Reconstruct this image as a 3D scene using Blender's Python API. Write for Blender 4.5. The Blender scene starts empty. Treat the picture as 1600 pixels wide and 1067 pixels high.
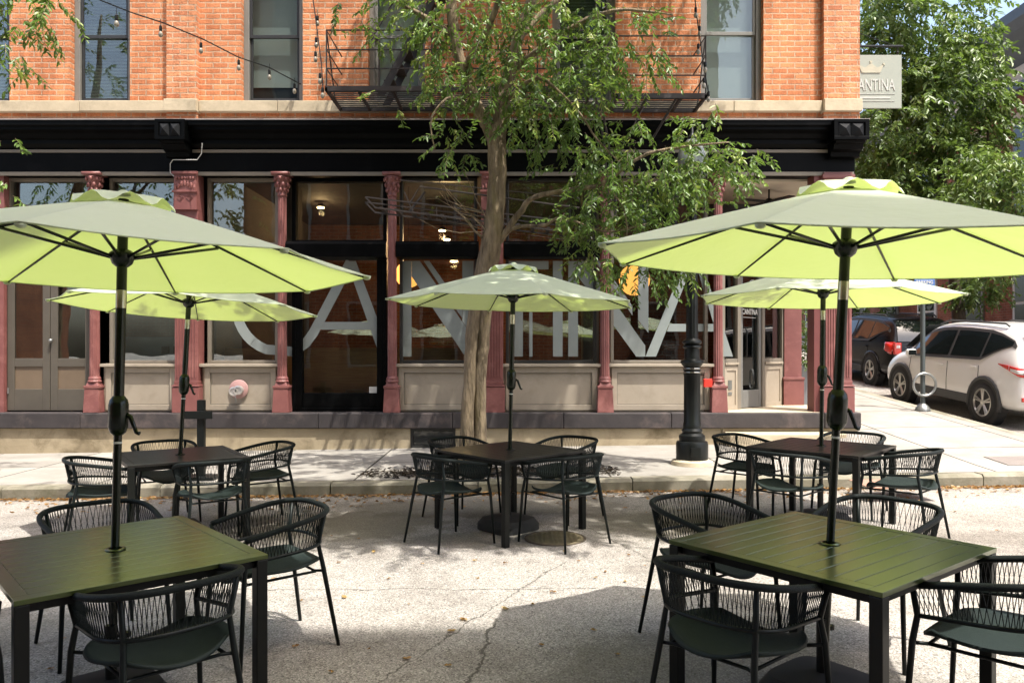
import bpy, math, random
import numpy as np
from mathutils import Vector, Matrix
R=math.radians
S=bpy.context.scene; COL=S.collection
# ---------------------------------------------------------------- camera, sky, sun
cam=bpy.data.objects.new('camera',bpy.data.cameras.new('camera')); COL.objects.link(cam)
cam.location=(0,0,1.65); cam.rotation_euler=(R(90),0,0)
cam.data.sensor_width=36; cam.data.lens=27.0; cam.data.shift_y=14.5/1600
cam.data.clip_start=.05; cam.data.clip_end=3000
S.camera=cam
SUNV=Vector((.31,-.31,1.0)).normalized()
w=bpy.data.worlds.new('World'); S.world=w; w.use_nodes=True
nt=w.node_tree; bg=nt.nodes['Background']
sky=nt.nodes.new('ShaderNodeTexSky'); sky.sky_type='NISHITA'; sky.sun_disc=False
sky.sun_elevation=math.asin(SUNV.z); sky.sun_rotation=math.atan2(SUNV.x,SUNV.y)
sky.air_density=1.0; sky.dust_density=5.0; sky.ozone_density=.4
nt.links.new(sky.outputs[0],bg.inputs[0]); bg.inputs[1].default_value=.15
sl=bpy.data.lights.new('sun','SUN'); sl.energy=2.75; sl.angle=R(.5); sl.color=(1,.955,.88)
so=bpy.data.objects.new('sun',sl); COL.objects.link(so)
so.rotation_euler=SUNV.to_track_quat('Z','Y').to_euler(); so.location=(6,-6,20)
S.view_settings.view_transform='Standard'; S.view_settings.look='None'
S.view_settings.exposure=1.52; S.view_settings.gamma=1
try:
    S.cycles.max_bounces=5; S.cycles.diffuse_bounces=3; S.cycles.glossy_bounces=3; S.cycles.transparent_max_bounces=8; S.cycles.caustics_reflective=False; S.cycles.caustics_refractive=False
except Exception: pass
# ---------------------------------------------------------------- mesh helper
class MB:
    def __init__(s): s.v=[]; s.f=[]; s.m=Matrix.Identity(4)
    def add(s,vs,fs):
        b=len(s.v); s.v+=[tuple(s.m@Vector(p)) for p in vs]; s.f+=[tuple(b+i for i in f) for f in fs]; return s
    def box(s,x0,x1,y0,y1,z0,z1):
        return s.add([(x0,y0,z0),(x1,y0,z0),(x1,y1,z0),(x0,y1,z0),(x0,y0,z1),(x1,y0,z1),(x1,y1,z1),(x0,y1,z1)],
          [(0,3,2,1),(4,5,6,7),(0,1,5,4),(1,2,6,5),(2,3,7,6),(3,0,4,7)])
    def cbox(s,c,d,rz=0,top=None):
        hx,hy,hz=d[0]/2,d[1]/2,d[2]/2; t=top or (1,1); ca,sa=math.cos(rz),math.sin(rz); vs=[]
        for z,kx,ky in((-hz,1,1),(hz,t[0],t[1])):
            for a,b in((-1,-1),(1,-1),(1,1),(-1,1)):
                x,y=a*hx*kx,b*hy*ky; vs.append((c[0]+x*ca-y*sa,c[1]+x*sa+y*ca,c[2]+z))
        return s.add(vs,[(0,3,2,1),(4,5,6,7),(0,1,5,4),(1,2,6,5),(2,3,7,6),(3,0,4,7)])
    def tube(s,pts,rad,n=8,cap=True,closed=False,flat=None):
        pts=[Vector(p) for p in pts]; N=len(pts)
        rad=[rad]*N if isinstance(rad,(int,float)) else rad
        vs=[];fs=[];prev=None
        for i,p in enumerate(pts):
            if closed: t=(pts[(i+1)%N]-pts[i-1])
            else: t=(pts[min(i+1,N-1)]-pts[max(i-1,0)])
            t=t.normalized() if t.length>1e-9 else Vector((0,0,1))
            if prev is None:
                a=Vector((0,0,1)) if abs(t.z)<.9 else Vector((1,0,0)); u=t.cross(a).normalized()
            else:
                u=prev-t*prev.dot(t); u=u.normalized() if u.length>1e-6 else t.orthogonal().normalized()
            prev=u; v_=t.cross(u)
            for k in range(n):
                an=2*math.pi*(k+.5)/n
                q=p+(u*math.cos(an)+v_*math.sin(an))*rad[i]
                vs.append(tuple(q))
        M=N if closed else N-1
        for i in range(M):
            j=(i+1)%N
            for k in range(n):
                l=(k+1)%n; fs.append((i*n+k,i*n+l,j*n+l,j*n+k))
        if cap and not closed:
            fs.append(tuple(range(n))[::-1]); fs.append(tuple((N-1)*n+k for k in range(n)))
        return s.add(vs,fs)
    def lathe(s,prof,c=(0,0,0),n=24,flute=0,fr=(0,0),cap=True):
        vs=[];fs=[]
        for r,z in prof:
            for k in range(n):
                a=2*math.pi*k/n; rr=r
                if flute and fr[0]<=z<=fr[1] and k%2: rr=r*(1-flute)
                vs.append((c[0]+rr*math.cos(a),c[1]+rr*math.sin(a),c[2]+z))
        for i in range(len(prof)-1):
            for k in range(n):
                l=(k+1)%n; fs.append((i*n+k,i*n+l,(i+1)*n+l,(i+1)*n+k))
        if cap: fs.append(tuple(range(n))[::-1]); fs.append(tuple((len(prof)-1)*n+k for k in range(n)))
        return s.add(vs,fs)
    def prism(s,poly,axis,a,b):
        """poly 2D; axis 'x': poly=(y,z) from x=a..b ; 'y': poly=(x,z); 'z': poly=(x,y)"""
        def P(p,t): return {'x':(t,p[0],p[1]),'y':(p[0],t,p[1]),'z':(p[0],p[1],t)}[axis]
        n=len(poly); vs=[P(p,a) for p in poly]+[P(p,b) for p in poly]
        return s.add(vs,[tuple(range(n)),tuple(range(n,2*n))[::-1]]+[(i,i+n,(i+1)%n+n,(i+1)%n) for i in range(n)])
    def sphere(s,c,r,n=12,m=8):
        r=(r,r,r) if isinstance(r,(int,float)) else r
        vs=[(c[0],c[1],c[2]-r[2])];fs=[]
        for i in range(1,m):
            p=math.pi*i/m-math.pi/2
            for k in range(n):
                a=2*math.pi*k/n; vs.append((c[0]+r[0]*math.cos(p)*math.cos(a),c[1]+r[1]*math.cos(p)*math.sin(a),c[2]+r[2]*math.sin(p)))
        vs.append((c[0],c[1],c[2]+r[2])); L=len(vs)-1
        for k in range(n):
            l=(k+1)%n; fs.append((0,1+l,1+k)); fs.append((L,1+(m-2)*n+k,1+(m-2)*n+l))
            for i in range(m-2): fs.append((1+i*n+k,1+i*n+l,1+(i+1)*n+l,1+(i+1)*n+k))
        return s.add(vs,fs)
    def grid(s,P,nu,nv):
        vs=[P(i/nu,j/nv) for j in range(nv+1) for i in range(nu+1)]
        return s.add(vs,[(j*(nu+1)+i,j*(nu+1)+i+1,(j+1)*(nu+1)+i+1,(j+1)*(nu+1)+i) for j in range(nv) for i in range(nu)])
    def build(s,name,mat,parent=None,smooth=False,bevel=0,label=None,solid=0,sub=0,world=False,recalc=True):
        me=bpy.data.meshes.new(name)
        off=Vector((0,0,0))
        if world and parent is not None:
            p=parent
            while p is not None: off+=p.location; p=p.parent
        me.from_pydata([tuple(Vector(v)-off) for v in s.v],[],s.f); 
        if recalc:
            import bmesh
            bm=bmesh.new(); bm.from_mesh(me); bmesh.ops.recalc_face_normals(bm,faces=bm.faces); bm.to_mesh(me); bm.free()
        if smooth is True: me.polygons.foreach_set('use_smooth',[True]*len(me.polygons))
        me.update()
        o=bpy.data.objects.new(name,me); COL.objects.link(o)
        me.materials.append(mat)
        if parent: o.parent=parent
        if label: o['label']=label
        if solid: m=o.modifiers.new('solid','SOLIDIFY'); m.thickness=solid; m.offset=0
        if sub: m=o.modifiers.new('sub','SUBSURF'); m.levels=sub; m.render_levels=sub
        if bevel: m=o.modifiers.new('bevel','BEVEL'); m.width=bevel; m.segments=2; m.limit_method='ANGLE'; m.angle_limit=R(40)
        if smooth=='auto':
            me.polygons.foreach_set('use_smooth',[True]*len(me.polygons))
            bm=bmesh.new(); bm.from_mesh(me)
            for e in bm.edges:
                if len(e.link_faces)==2 and e.calc_face_angle(0)>R(35): e.smooth=False
            bm.to_mesh(me); bm.free()
        return o
def tag(o,label,cat,group=None,kind=None):
    if label: o['label']=label
    if cat: o['category']=cat
    if group: o['group']=group
    if kind: o['kind']=kind
    return o
def thing(name,loc,label,cat,group=None,rz=0):
    o=bpy.data.objects.new(name,None); COL.objects.link(o); o.location=loc; o.rotation_euler=(0,0,rz); o.empty_display_size=.2
    return tag(o,label,cat,group)
def copy_tree(o,parent=None):
    c=o.copy(); COL.objects.link(c)
    if parent is not None: c.parent=parent
    for ch in list(KIDS.get(o.name,[])):
        d=copy_tree(ch,c); KIDS.setdefault(c.name,[]).append(d)
    return c
KIDS={}
def register(o):
    for x in list(bpy.data.objects):
        if x.parent is o: KIDS.setdefault(o.name,[]).append(x); register(x)
# ---------------------------------------------------------------- materials
def newmat(name):
    m=bpy.data.materials.new(name); m.use_nodes=True; n=m.node_tree.nodes; return m,n,m.node_tree.links,n['Principled BSDF']
def ramp(n,stops):
    r=n.new('ShaderNodeValToRGB'); e=r.color_ramp.elements
    while len(e)<len(stops): e.new(.5)
    for i,(p,c) in enumerate(stops): e[i].position=p; e[i].color=(*c,1) if len(c)==3 else c
    return r
def coords(n,l,scale=(1,1,1)):
    t=n.new('ShaderNodeTexCoord'); m=n.new('ShaderNodeMapping'); m.inputs['Scale'].default_value=scale
    l.new(t.outputs['Object'],m.inputs[0]); return m.outputs[0]
def noise(n,l,co,scale,detail=5,rough=.6,dist=0):
    x=n.new('ShaderNodeTexNoise'); x.inputs['Scale'].default_value=scale; x.inputs['Detail'].default_value=detail
    x.inputs['Roughness'].default_value=rough; x.inputs['Distortion'].default_value=dist; l.new(co,x.inputs['Vector']); return x
def mixc(n,l,fac,a,b,mode='MIX'):
    x=n.new('ShaderNodeMix'); x.data_type='RGBA'; x.blend_type=mode
    for s,v in((x.inputs[0],fac),(x.inputs[6],a),(x.inputs[7],b)):
        if hasattr(v,'links') or hasattr(v,'is_linked'): l.new(v,s)
        else: s.default_value=v if isinstance(v,(int,float)) else (*v,1)
    return x.outputs[2]
def bump(n,l,h,st,dist,p):
    b=n.new('ShaderNodeBump'); b.inputs['Strength'].default_value=st; b.inputs['Distance'].default_value=dist
    l.new(h,b.inputs['Height']); l.new(b.outputs[0],p.inputs['Normal']); return b
def M_(name,c1,c2=None,scale=4,rough=.6,metal=0,spec=.5,bp=0,bs=40,c3=None,s3=1.2,stretch=(1,1,1),rv=0,coat=0,bd=.01):
    m,n,l,p=newmat(name); co=coords(n,l,stretch)
    c2=c2 or tuple(x*.82 for x in c1)
    a=noise(n,l,co,scale,6,.65); r=ramp(n,[(.3,c2),(.7,c1)]); l.new(a.outputs[0],r.inputs[0]); c=r.outputs[0]
    if c3:
        b=noise(n,l,co,s3,7,.7,.4); rr=ramp(n,[(.52,(0,0,0)),(.72,(1,1,1))]); l.new(b.outputs[0],rr.inputs[0]); c=mixc(n,l,rr.outputs[0],c,c3)
    l.new(c,p.inputs['Base Color']); p.inputs['Roughness'].default_value=rough; p.inputs['Metallic'].default_value=metal
    p.inputs['Specular IOR Level'].default_value=spec
    if coat: p.inputs['Coat Weight'].default_value=coat; p.inputs['Coat Roughness'].default_value=.06
    if rv:
        q=noise(n,l,co,scale*3,5); mr=n.new('ShaderNodeMapRange'); mr.inputs[3].default_value=rough-rv; mr.inputs[4].default_value=rough+rv
        l.new(q.outputs[0],mr.inputs[0]); l.new(mr.outputs[0],p.inputs['Roughness'])
    if bp:
        q=noise(n,l,co,bs,6); bump(n,l,q.outputs[0],bp,bd,p)
    return m
def brick(name,ax,c1,c2,mortar,bw=.215,rh=.078,ms=.009,rough=.85,bstr=.9,dark=None):
    m,n,l,p=newmat(name); t=n.new('ShaderNodeTexCoord'); sp=n.new('ShaderNodeSeparateXYZ'); cb=n.new('ShaderNodeCombineXYZ')
    l.new(t.outputs['Object'],sp.inputs[0]); l.new(sp.outputs[{'x':0,'y':1}[ax]],cb.inputs[0]); l.new(sp.outputs[2],cb.inputs[1])
    nz=noise(n,l,t.outputs['Object'],11,3); v=n.new('ShaderNodeVectorMath'); v.operation='SCALE'; v.inputs['Scale'].default_value=.016
    v2=n.new('ShaderNodeVectorMath'); v2.operation='ADD'; l.new(nz.outputs[1],v.inputs[0]); l.new(cb.outputs[0],v2.inputs[0]); l.new(v.outputs[0],v2.inputs[1])
    b=n.new('ShaderNodeTexBrick'); b.offset=.5; b.squash=1
    for k,val in(('Scale',1),('Mortar Size',ms),('Mortar Smooth',.35),('Bias',-.1),('Brick Width',bw),('Row Height',rh)): b.inputs[k].default_value=val
    b.inputs['Color1'].default_value=(*c1,1); b.inputs['Color2'].default_value=(*c2,1); b.inputs['Mortar'].default_value=(*mortar,1)
    l.new(v2.outputs[0],b.inputs['Vector'])
    q=noise(n,l,t.outputs['Object'],1.3,5,.7); r=ramp(n,[(.35,(.78,.72,.7)),(.65,(1.12,1.1,1.08))]); l.new(q.outputs[0],r.inputs[0])
    c=mixc(n,l,1.0,b.outputs['Color'],r.outputs[0],'MULTIPLY')
    q2=noise(n,l,t.outputs['Object'],34,4,.7); r2=ramp(n,[(.3,(.7,.66,.64)),(.6,(1.08,1.08,1.08))]); l.new(q2.outputs[0],r2.inputs[0])
    c=mixc(n,l,.8,c,r2.outputs[0],'MULTIPLY')
    sm=n.new('ShaderNodeMapping'); sm.inputs['Scale'].default_value=(1.6,1.6,.22); l.new(t.outputs['Object'],sm.inputs[0]); q4=noise(n,l,sm.outputs[0],2.4,7,.7); r4=ramp(n,[(.38,(.68,.64,.62)),(.56,(1,1,1)),(.74,(1.10,1.10,1.08))]); l.new(q4.outputs[0],r4.inputs[0]); c=mixc(n,l,.75,c,r4.outputs[0],'MULTIPLY')
    if dark:
        q3=noise(n,l,t.outputs['Object'],2.1,6,.75,.6); r3=ramp(n,[(.6,(0,0,0)),(.75,(.6,.6,.6))]); l.new(q3.outputs[0],r3.inputs[0]); c=mixc(n,l,r3.outputs[0],c,dark)
    l.new(c,p.inputs['Base Color']); p.inputs['Roughness'].default_value=rough; p.inputs['Specular IOR Level'].default_value=.25
    inv=n.new('ShaderNodeMath'); inv.operation='MULTIPLY_ADD'; inv.inputs[1].default_value=-1; inv.inputs[2].default_value=1; l.new(b.outputs['Fac'],inv.inputs[0])
    ad=n.new('ShaderNodeMath'); ad.operation='MULTIPLY_ADD'; ad.inputs[1].default_value=.9; l.new(q2.outputs[0],ad.inputs[0]); l.new(inv.outputs[0],ad.inputs[2])
    bump(n,l,ad.outputs[0],bstr,.012,p); return m
def glass(name,tint=(.8,.85,.83),rough=.0,k=1.0):
    m,n,l,p=newmat(name); n.remove(p); out=n['Material Output']
    tr=n.new('ShaderNodeBsdfTransparent'); tr.inputs[0].default_value=(*tint,1); g=n.new('ShaderNodeBsdfGlossy'); g.inputs['Roughness'].default_value=rough
    g.inputs[0].default_value=(.95,.97,.96,1)
    fr=n.new('ShaderNodeFresnel'); fr.inputs[0].default_value=1.55; co=coords(n,l); q=noise(n,l,co,1.1,2)
    b=n.new('ShaderNodeBump'); b.inputs['Strength'].default_value=.05; b.inputs['Distance'].default_value=.05; l.new(q.outputs[0],b.inputs['Height']); l.new(b.outputs[0],g.inputs['Normal'])
    mu=n.new('ShaderNodeMath'); mu.operation='MULTIPLY_ADD'; mu.inputs[1].default_value=1.7*k; mu.inputs[2].default_value=.03; mu.use_clamp=True; l.new(fr.outputs[0],mu.inputs[0])
    mx=n.new('ShaderNodeMixShader'); l.new(mu.outputs[0],mx.inputs[0]); l.new(tr.outputs[0],mx.inputs[1]); l.new(g.outputs[0],mx.inputs[2]); l.new(mx.outputs[0],out.inputs[0]); return m
def emit(name,c,s):
    m,n,l,p=newmat(name); p.inputs['Base Color'].default_value=(*c,1); p.inputs['Emission Color'].default_value=(*c,1); p.inputs['Emission Strength'].default_value=s; return m
def leafmat(name,c1,c2,c3,trans=(.25,.4,.05)):
    m,n,l,p=newmat(name); out=n['Material Output']; at=n.new('ShaderNodeAttribute'); at.attribute_name='tone'
    r=ramp(n,[(0,c1),(.55,c2),(1,c3)]); l.new(at.outputs['Fac'],r.inputs[0]); l.new(r.outputs[0],p.inputs['Base Color'])
    p.inputs['Roughness'].default_value=.42; p.inputs['Specular IOR Level'].default_value=.5
    t=n.new('ShaderNodeBsdfTranslucent'); c=mixc(n,l,.6,r.outputs[0],trans); l.new(c,t.inputs[0])
    mx=n.new('ShaderNodeMixShader'); mx.inputs[0].default_value=.32; l.new(p.outputs[0],mx.inputs[1]); l.new(t.outputs[0],mx.inputs[2]); l.new(mx.outputs[0],out.inputs[0]); return m
def canopymat():
    m,n,l,p=newmat('canopy_fabric'); out=n['Material Output']; co=coords(n,l)
    q=noise(n,l,co,3,4); r=ramp(n,[(.3,(.75,.84,.59)),(.7,(.79,.87,.64))]); l.new(q.outputs[0],r.inputs[0]); l.new(r.outputs[0],p.inputs['Base Color'])
    p.inputs['Roughness'].default_value=.75; p.inputs['Specular IOR Level'].default_value=.3; p.inputs['Sheen Weight'].default_value=.3
    wv=noise(n,l,co,5,3); bump(n,l,wv.outputs[0],.35,.03,p)
    t=n.new('ShaderNodeBsdfTranslucent'); t.inputs[0].default_value=(.375,.475,.095,1)
    mx=n.new('ShaderNodeMixShader'); mx.inputs[0].default_value=.43; l.new(p.outputs[0],mx.inputs[1]); l.new(t.outputs[0],mx.inputs[2]); l.new(mx.outputs[0],out.inputs[0]); return m
def asphalt():
    m,n,l,p=newmat('worn_asphalt'); co=coords(n,l)
    v=n.new('ShaderNodeTexVoronoi'); v.inputs['Scale'].default_value=125; l.new(co,v.inputs['Vector'])
    r=ramp(n,[(.0,(.055,.052,.046)),(.15,(.17,.162,.148)),(.30,(.27,.256,.236)),(.6,(.345,.327,.302)),(.92,(.54,.51,.472))]); l.new(v.outputs['Color'],r.inputs[0])
    a=noise(n,l,co,.55,8,.65,.3); ra=ramp(n,[(.34,(.60,.57,.54)),(.5,(.95,.93,.91)),(.68,(1.12,1.09,1.06))]); l.new(a.outputs[0],ra.inputs[0])
    c=mixc(n,l,1,r.outputs[0],ra.outputs[0],'MULTIPLY')
    b=noise(n,l,co,2.6,9,.8,.2); rb=ramp(n,[(.53,(1,1,1)),(.70,(.52,.5,.48))]); l.new(b.outputs[0],rb.inputs[0]); c=mixc(n,l,.7,c,rb.outputs[0],'MULTIPLY')
    # cracks: a few wandering hairlines and two seams
    sp=n.new('ShaderNodeSeparateXYZ'); l.new(co,sp.inputs[0]); dn=noise(n,l,co,3.5,8,.75)
    def M(op,a,b=None,c_=None):
        x=n.new('ShaderNodeMath'); x.operation=op
        for k,v_ in enumerate((a,b,c_)):
            if v_ is None: continue
            if isinstance(v_,(int,float)): x.inputs[k].default_value=v_
            else: l.new(v_,x.inputs[k])
        return x.outputs[0]
    wob=M('MULTIPLY_ADD',dn.outputs[0],.22,-.11)
    for kx,ky,c0,axis,lo,hi,wd in((1,-.10,.58,1,1.2,4.75,.009),(.03,1,-5.33,0,-3.5,.6,.006),(1,.35,-3.2,1,4.6,7.2,.005),(.2,1,-6.2,0,1.0,6.5,.005),(1,-.5,2.6,1,2.0,6.0,.006)):
        d=M('ADD',M('ADD',M('MULTIPLY',sp.outputs[0],kx),M('MULTIPLY',sp.outputs[1],ky)),c0); d=M('ABSOLUTE',M('ADD',d,wob))
        line=M('LESS_THAN',d,M('MULTIPLY',M('POWER',dn.outputs[0],1.5),wd*3.2))
        ax=sp.outputs[axis]; line=M('MULTIPLY',line,M('MULTIPLY',M('GREATER_THAN',ax,lo),M('LESS_THAN',ax,hi)))
        c=mixc(n,l,M('MULTIPLY',line,.75),c,(.05,.045,.035))
    # gutter dirt, then stain blotches that also paint in shade around the tables
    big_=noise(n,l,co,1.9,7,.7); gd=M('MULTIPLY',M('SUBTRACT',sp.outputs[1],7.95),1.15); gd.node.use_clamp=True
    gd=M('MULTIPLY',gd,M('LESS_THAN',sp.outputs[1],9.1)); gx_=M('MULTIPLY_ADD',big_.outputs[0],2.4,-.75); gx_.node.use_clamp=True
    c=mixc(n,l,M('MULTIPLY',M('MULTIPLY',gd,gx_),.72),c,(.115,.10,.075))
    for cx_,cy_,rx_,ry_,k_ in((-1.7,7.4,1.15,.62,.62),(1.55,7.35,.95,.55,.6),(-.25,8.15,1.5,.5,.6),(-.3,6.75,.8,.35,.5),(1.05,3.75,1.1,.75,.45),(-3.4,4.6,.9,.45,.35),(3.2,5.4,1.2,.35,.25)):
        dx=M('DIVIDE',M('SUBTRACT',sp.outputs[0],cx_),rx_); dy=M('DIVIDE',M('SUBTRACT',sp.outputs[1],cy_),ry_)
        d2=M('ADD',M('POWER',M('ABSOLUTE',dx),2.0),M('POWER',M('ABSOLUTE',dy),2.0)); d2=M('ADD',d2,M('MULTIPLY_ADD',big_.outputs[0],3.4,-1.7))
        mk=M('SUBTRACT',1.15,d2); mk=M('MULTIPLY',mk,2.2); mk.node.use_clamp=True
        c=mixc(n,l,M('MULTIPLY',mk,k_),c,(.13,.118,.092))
    # dark scattered debris specks
    sv=n.new('ShaderNodeTexVoronoi'); sv.inputs['Scale'].default_value=9; l.new(co,sv.inputs['Vector']); rs=ramp(n,[(.0,(1,1,1)),(.06,(1,1,1)),(.10,(0,0,0))]); l.new(sv.outputs['Distance'],rs.inputs[0])
    gate=M('GREATER_THAN',noise(n,l,co,1.7,4).outputs[0],.56); c=mixc(n,l,M('MULTIPLY',rs.outputs[0],M('MULTIPLY',gate,.7)),c,(.07,.06,.045))
    l.new(c,p.inputs['Base Color']); p.inputs['Roughness'].default_value=.9; p.inputs['Specular IOR Level'].default_value=.2
    bump(n,l,v.outputs['Distance'],.5,.006,p); return m
def concrete():
    m,n,l,p=newmat('sidewalk_concrete'); co=coords(n,l)
    b=n.new('ShaderNodeTexBrick'); b.offset=.0
    for k,val in(('Scale',1),('Mortar Size',.013),('Mortar Smooth',.1),('Brick Width',1.52),('Row Height',1.63)): b.inputs[k].default_value=val
    b.inputs['Color1'].default_value=(.31,.295,.27,1); b.inputs['Color2'].default_value=(.355,.335,.305,1); b.inputs['Mortar'].default_value=(.06,.055,.045,1)
    mp=n.new('ShaderNodeMapping'); mp.inputs['Location'].default_value=(.35,-8.93-1.6,0); l.new(co,mp.inputs[0]); l.new(mp.outputs[0],b.inputs['Vector'])
    a=noise(n,l,co,1.4,8,.7); r=ramp(n,[(.3,(.72,.71,.68)),(.65,(1.05,1.04,1.02))]); l.new(a.outputs[0],r.inputs[0]); c=mixc(n,l,1,b.outputs['Color'],r.outputs[0],'MULTIPLY')
    q=noise(n,l,co,60,3,.8); rq=ramp(n,[(.3,(.8,.8,.8)),(.7,(1.08,1.08,1.08))]); l.new(q.outputs[0],rq.inputs[0]); c=mixc(n,l,.7,c,rq.outputs[0],'MULTIPLY')
    l.new(c,p.inputs['Base Color']); p.inputs['Roughness'].default_value=.88; p.inputs['Specular IOR Level'].default_value=.2
    iv=n.new('ShaderNodeMath'); iv.operation='SUBTRACT'; iv.inputs[0].default_value=1; l.new(b.outputs['Fac'],iv.inputs[1]); bump(n,l,iv.outputs[0],.6,.01,p); return m
BLK=M_('black_metal',(.009,.011,.010),(.006,.007,.007),rough=.38,spec=.28,rv=.08)
BLKPOLE=M_('umbrella_pole_paint',(.006,.012,.005),rough=.25,spec=.4)
CHROME=M_('polished_joint',(.6,.58,.5),rough=.22,metal=1)
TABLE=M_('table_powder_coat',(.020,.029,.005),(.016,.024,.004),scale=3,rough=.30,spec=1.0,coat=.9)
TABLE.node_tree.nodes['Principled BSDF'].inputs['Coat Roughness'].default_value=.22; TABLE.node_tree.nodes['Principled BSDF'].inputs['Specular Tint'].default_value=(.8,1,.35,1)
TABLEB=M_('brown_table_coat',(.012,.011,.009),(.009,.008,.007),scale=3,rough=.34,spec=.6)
TLEG=M_('table_leg_coat',(.008,.009,.008),(.006,.007,.006),scale=9,rough=.4,spec=.25)
CHAIRF=M_('chair_frame_paint',(.008,.012,.012),rough=.4,spec=.22)
ROPE=M_('chair_rope',(.009,.014,.014),(.005,.008,.008),scale=90,spec=.2,rough=.6,bp=.5,bs=220)
SLING=M_('chair_seat_mesh',(.018,.028,.026),(.013,.021,.020),scale=30,spec=.25,rough=.62,bp=.25,bs=500)
CANOPY=canopymat()
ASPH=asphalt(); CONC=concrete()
CURB=M_('curb_stone',(.33,.30,.24),(.14,.13,.085),scale=2,rough=.9,bp=.5,bs=30,c3=(.06,.06,.025),s3=.55)
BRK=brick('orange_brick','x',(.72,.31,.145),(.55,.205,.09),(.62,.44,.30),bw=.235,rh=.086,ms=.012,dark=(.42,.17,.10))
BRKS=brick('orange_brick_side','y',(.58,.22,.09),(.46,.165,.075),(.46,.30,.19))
BRKPALE=brick('worn_pilaster_brick','x',(.70,.32,.16),(.52,.20,.10),(.64,.45,.31),bw=.235,rh=.086,ms=.012,bstr=1.3,dark=(.50,.30,.2))
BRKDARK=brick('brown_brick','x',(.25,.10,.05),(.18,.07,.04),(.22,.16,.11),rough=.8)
BRKR=brick('red_brick_side','y',(.34,.12,.07),(.26,.09,.05),(.3,.22,.17))
STONE=M_('sill_stone',(.56,.47,.33),(.42,.35,.24),scale=2.5,rough=.85,bp=.4,bs=18,c3=(.30,.25,.17),s3=1.3)
FOUND=M_('foundation_render',(.40,.33,.22),(.29,.235,.15),scale=1.6,rough=.92,bp=.4,bs=14,c3=(.15,.115,.065),s3=1.4)
PLINTH=M_('plinth_paint',(.046,.038,.038),(.026,.022,.023),scale=2.6,rough=.7,bp=.4,bs=14,c3=(.13,.098,.088),s3=1.5)
PINK=M_('maroon_cast_iron_paint',(.225,.083,.073),(.165,.055,.05),scale=3,rough=.5,bp=.15,bs=20,c3=(.30,.13,.115),s3=2.2)
FASC=M_('charcoal_fascia_paint',(.0022,.0026,.0028),(.0012,.0014,.0014),scale=2,rough=.42,spec=.07,c3=(.005,.005,.0055),s3=2.5,bp=.15,bs=16)
TAUPE=M_('taupe_panel_paint',(.35,.30,.235),(.30,.255,.195),scale=2,rough=.6,bp=.08,bs=12,c3=(.26,.22,.165),s3=2.2)
TAUPED=M_('taupe_trim_paint',(.20,.175,.14),(.16,.14,.11),scale=2,rough=.55)
DOORP=M_('umber_door_paint',(.095,.082,.064),(.072,.062,.048),scale=2,rough=.5)
WFR=M_('grey_window_paint',(.20,.195,.175),(.165,.16,.145),scale=3,rough=.55)
DKFR=M_('dark_window_frame',(.028,.028,.027),rough=.4)
WHT=M_('white_paint',(.7,.7,.66),rough=.6)
GL=glass('shop_glass'); GLU=glass('upper_glass',(.92,.97,.96),k=.4)
GLC=M_('car_glass',(.012,.016,.016),rough=.04,spec=.9)
BLIND=M_('window_blind',(.40,.43,.38),(.35,.38,.34),scale=1.5,rough=.7)
BLINDP=M_('pale_roller_blind',(.58,.59,.56),(.54,.55,.52),scale=1.5,rough=.7)
LETM=M_('window_film_lettering',(.24,.27,.26),(.21,.24,.23),rough=.6)
WOOD=M_('honey_wood',(.62,.32,.11),(.42,.19,.06),scale=3,stretch=(1,1,14),rough=.45,bp=.1)
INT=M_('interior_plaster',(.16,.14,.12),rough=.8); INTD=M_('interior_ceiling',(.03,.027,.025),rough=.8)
CREAM=M_('cream_plaster',(.62,.55,.45),(.55,.48,.39),rough=.8)
BARK=M_('bark',(.34,.26,.165),(.055,.04,.024),scale=13,stretch=(1,1,.2),rough=.95,bp=1.0,bs=30,c3=(.17,.14,.04),s3=3.5,bd=.04)
BARKD=M_('dark_bark',(.11,.085,.06),(.05,.04,.03),scale=8,stretch=(1,1,.3),rough=.9,bp=.8)
LEAF=leafmat('street_tree_leaf',(.05,.10,.02),(.125,.22,.04),(.36,.39,.09))
LEAFB=leafmat('background_leaf',(.05,.09,.025),(.13,.20,.05),(.30,.36,.13))
RUBR=M_('rubber',(.018,.018,.018),rough=.75)
WCAR=M_('white_car_paint',(.74,.73,.70),(.72,.71,.68),rough=.3,spec=.5,coat=.8)
BCAR=M_('black_car_paint',(.004,.004,.0045),rough=.25,spec=.2,coat=.22)
CLAD=M_('grey_cladding',(.045,.045,.045),rough=.55)
RIM=M_('wheel_alloy',(.55,.53,.49),rough=.3,metal=.8)
REDL=M_('red_lamp_lens',(.55,.02,.012),rough=.15,coat=.8); CLEARL=M_('clear_lamp_lens',(.6,.58,.56),rough=.12,coat=.8)
REDBOX=M_('red_plastic',(.75,.035,.02),rough=.4)
BLUE=M_('blue_sign_paint',(.05,.13,.36),rough=.4)
SIGN=M_('pale_sign_panel',(.30,.33,.28),(.28,.31,.265),rough=.6); SIGNL=M_('sign_lettering',(.48,.50,.46),rough=.6); SIGNG=M_('sign_crown_gold',(.42,.41,.31),rough=.6)
GALV=M_('galvanised_steel',(.30,.31,.30),(.22,.23,.22),rough=.4,metal=.7)
MULCH=M_('wood_mulch',(.035,.028,.02),(.015,.012,.009),scale=20,rough=.95)
LITTER=leafmat('fallen_leaf_mat',(.14,.08,.035),(.34,.19,.07),(.52,.38,.14),trans=(.5,.25,.05))
IRON=M_('fire_escape_iron',(.022,.022,.024),(.03,.02,.015),rough=.5)
POT=M_('planter_grey',(.22,.23,.24),rough=.5)
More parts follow.
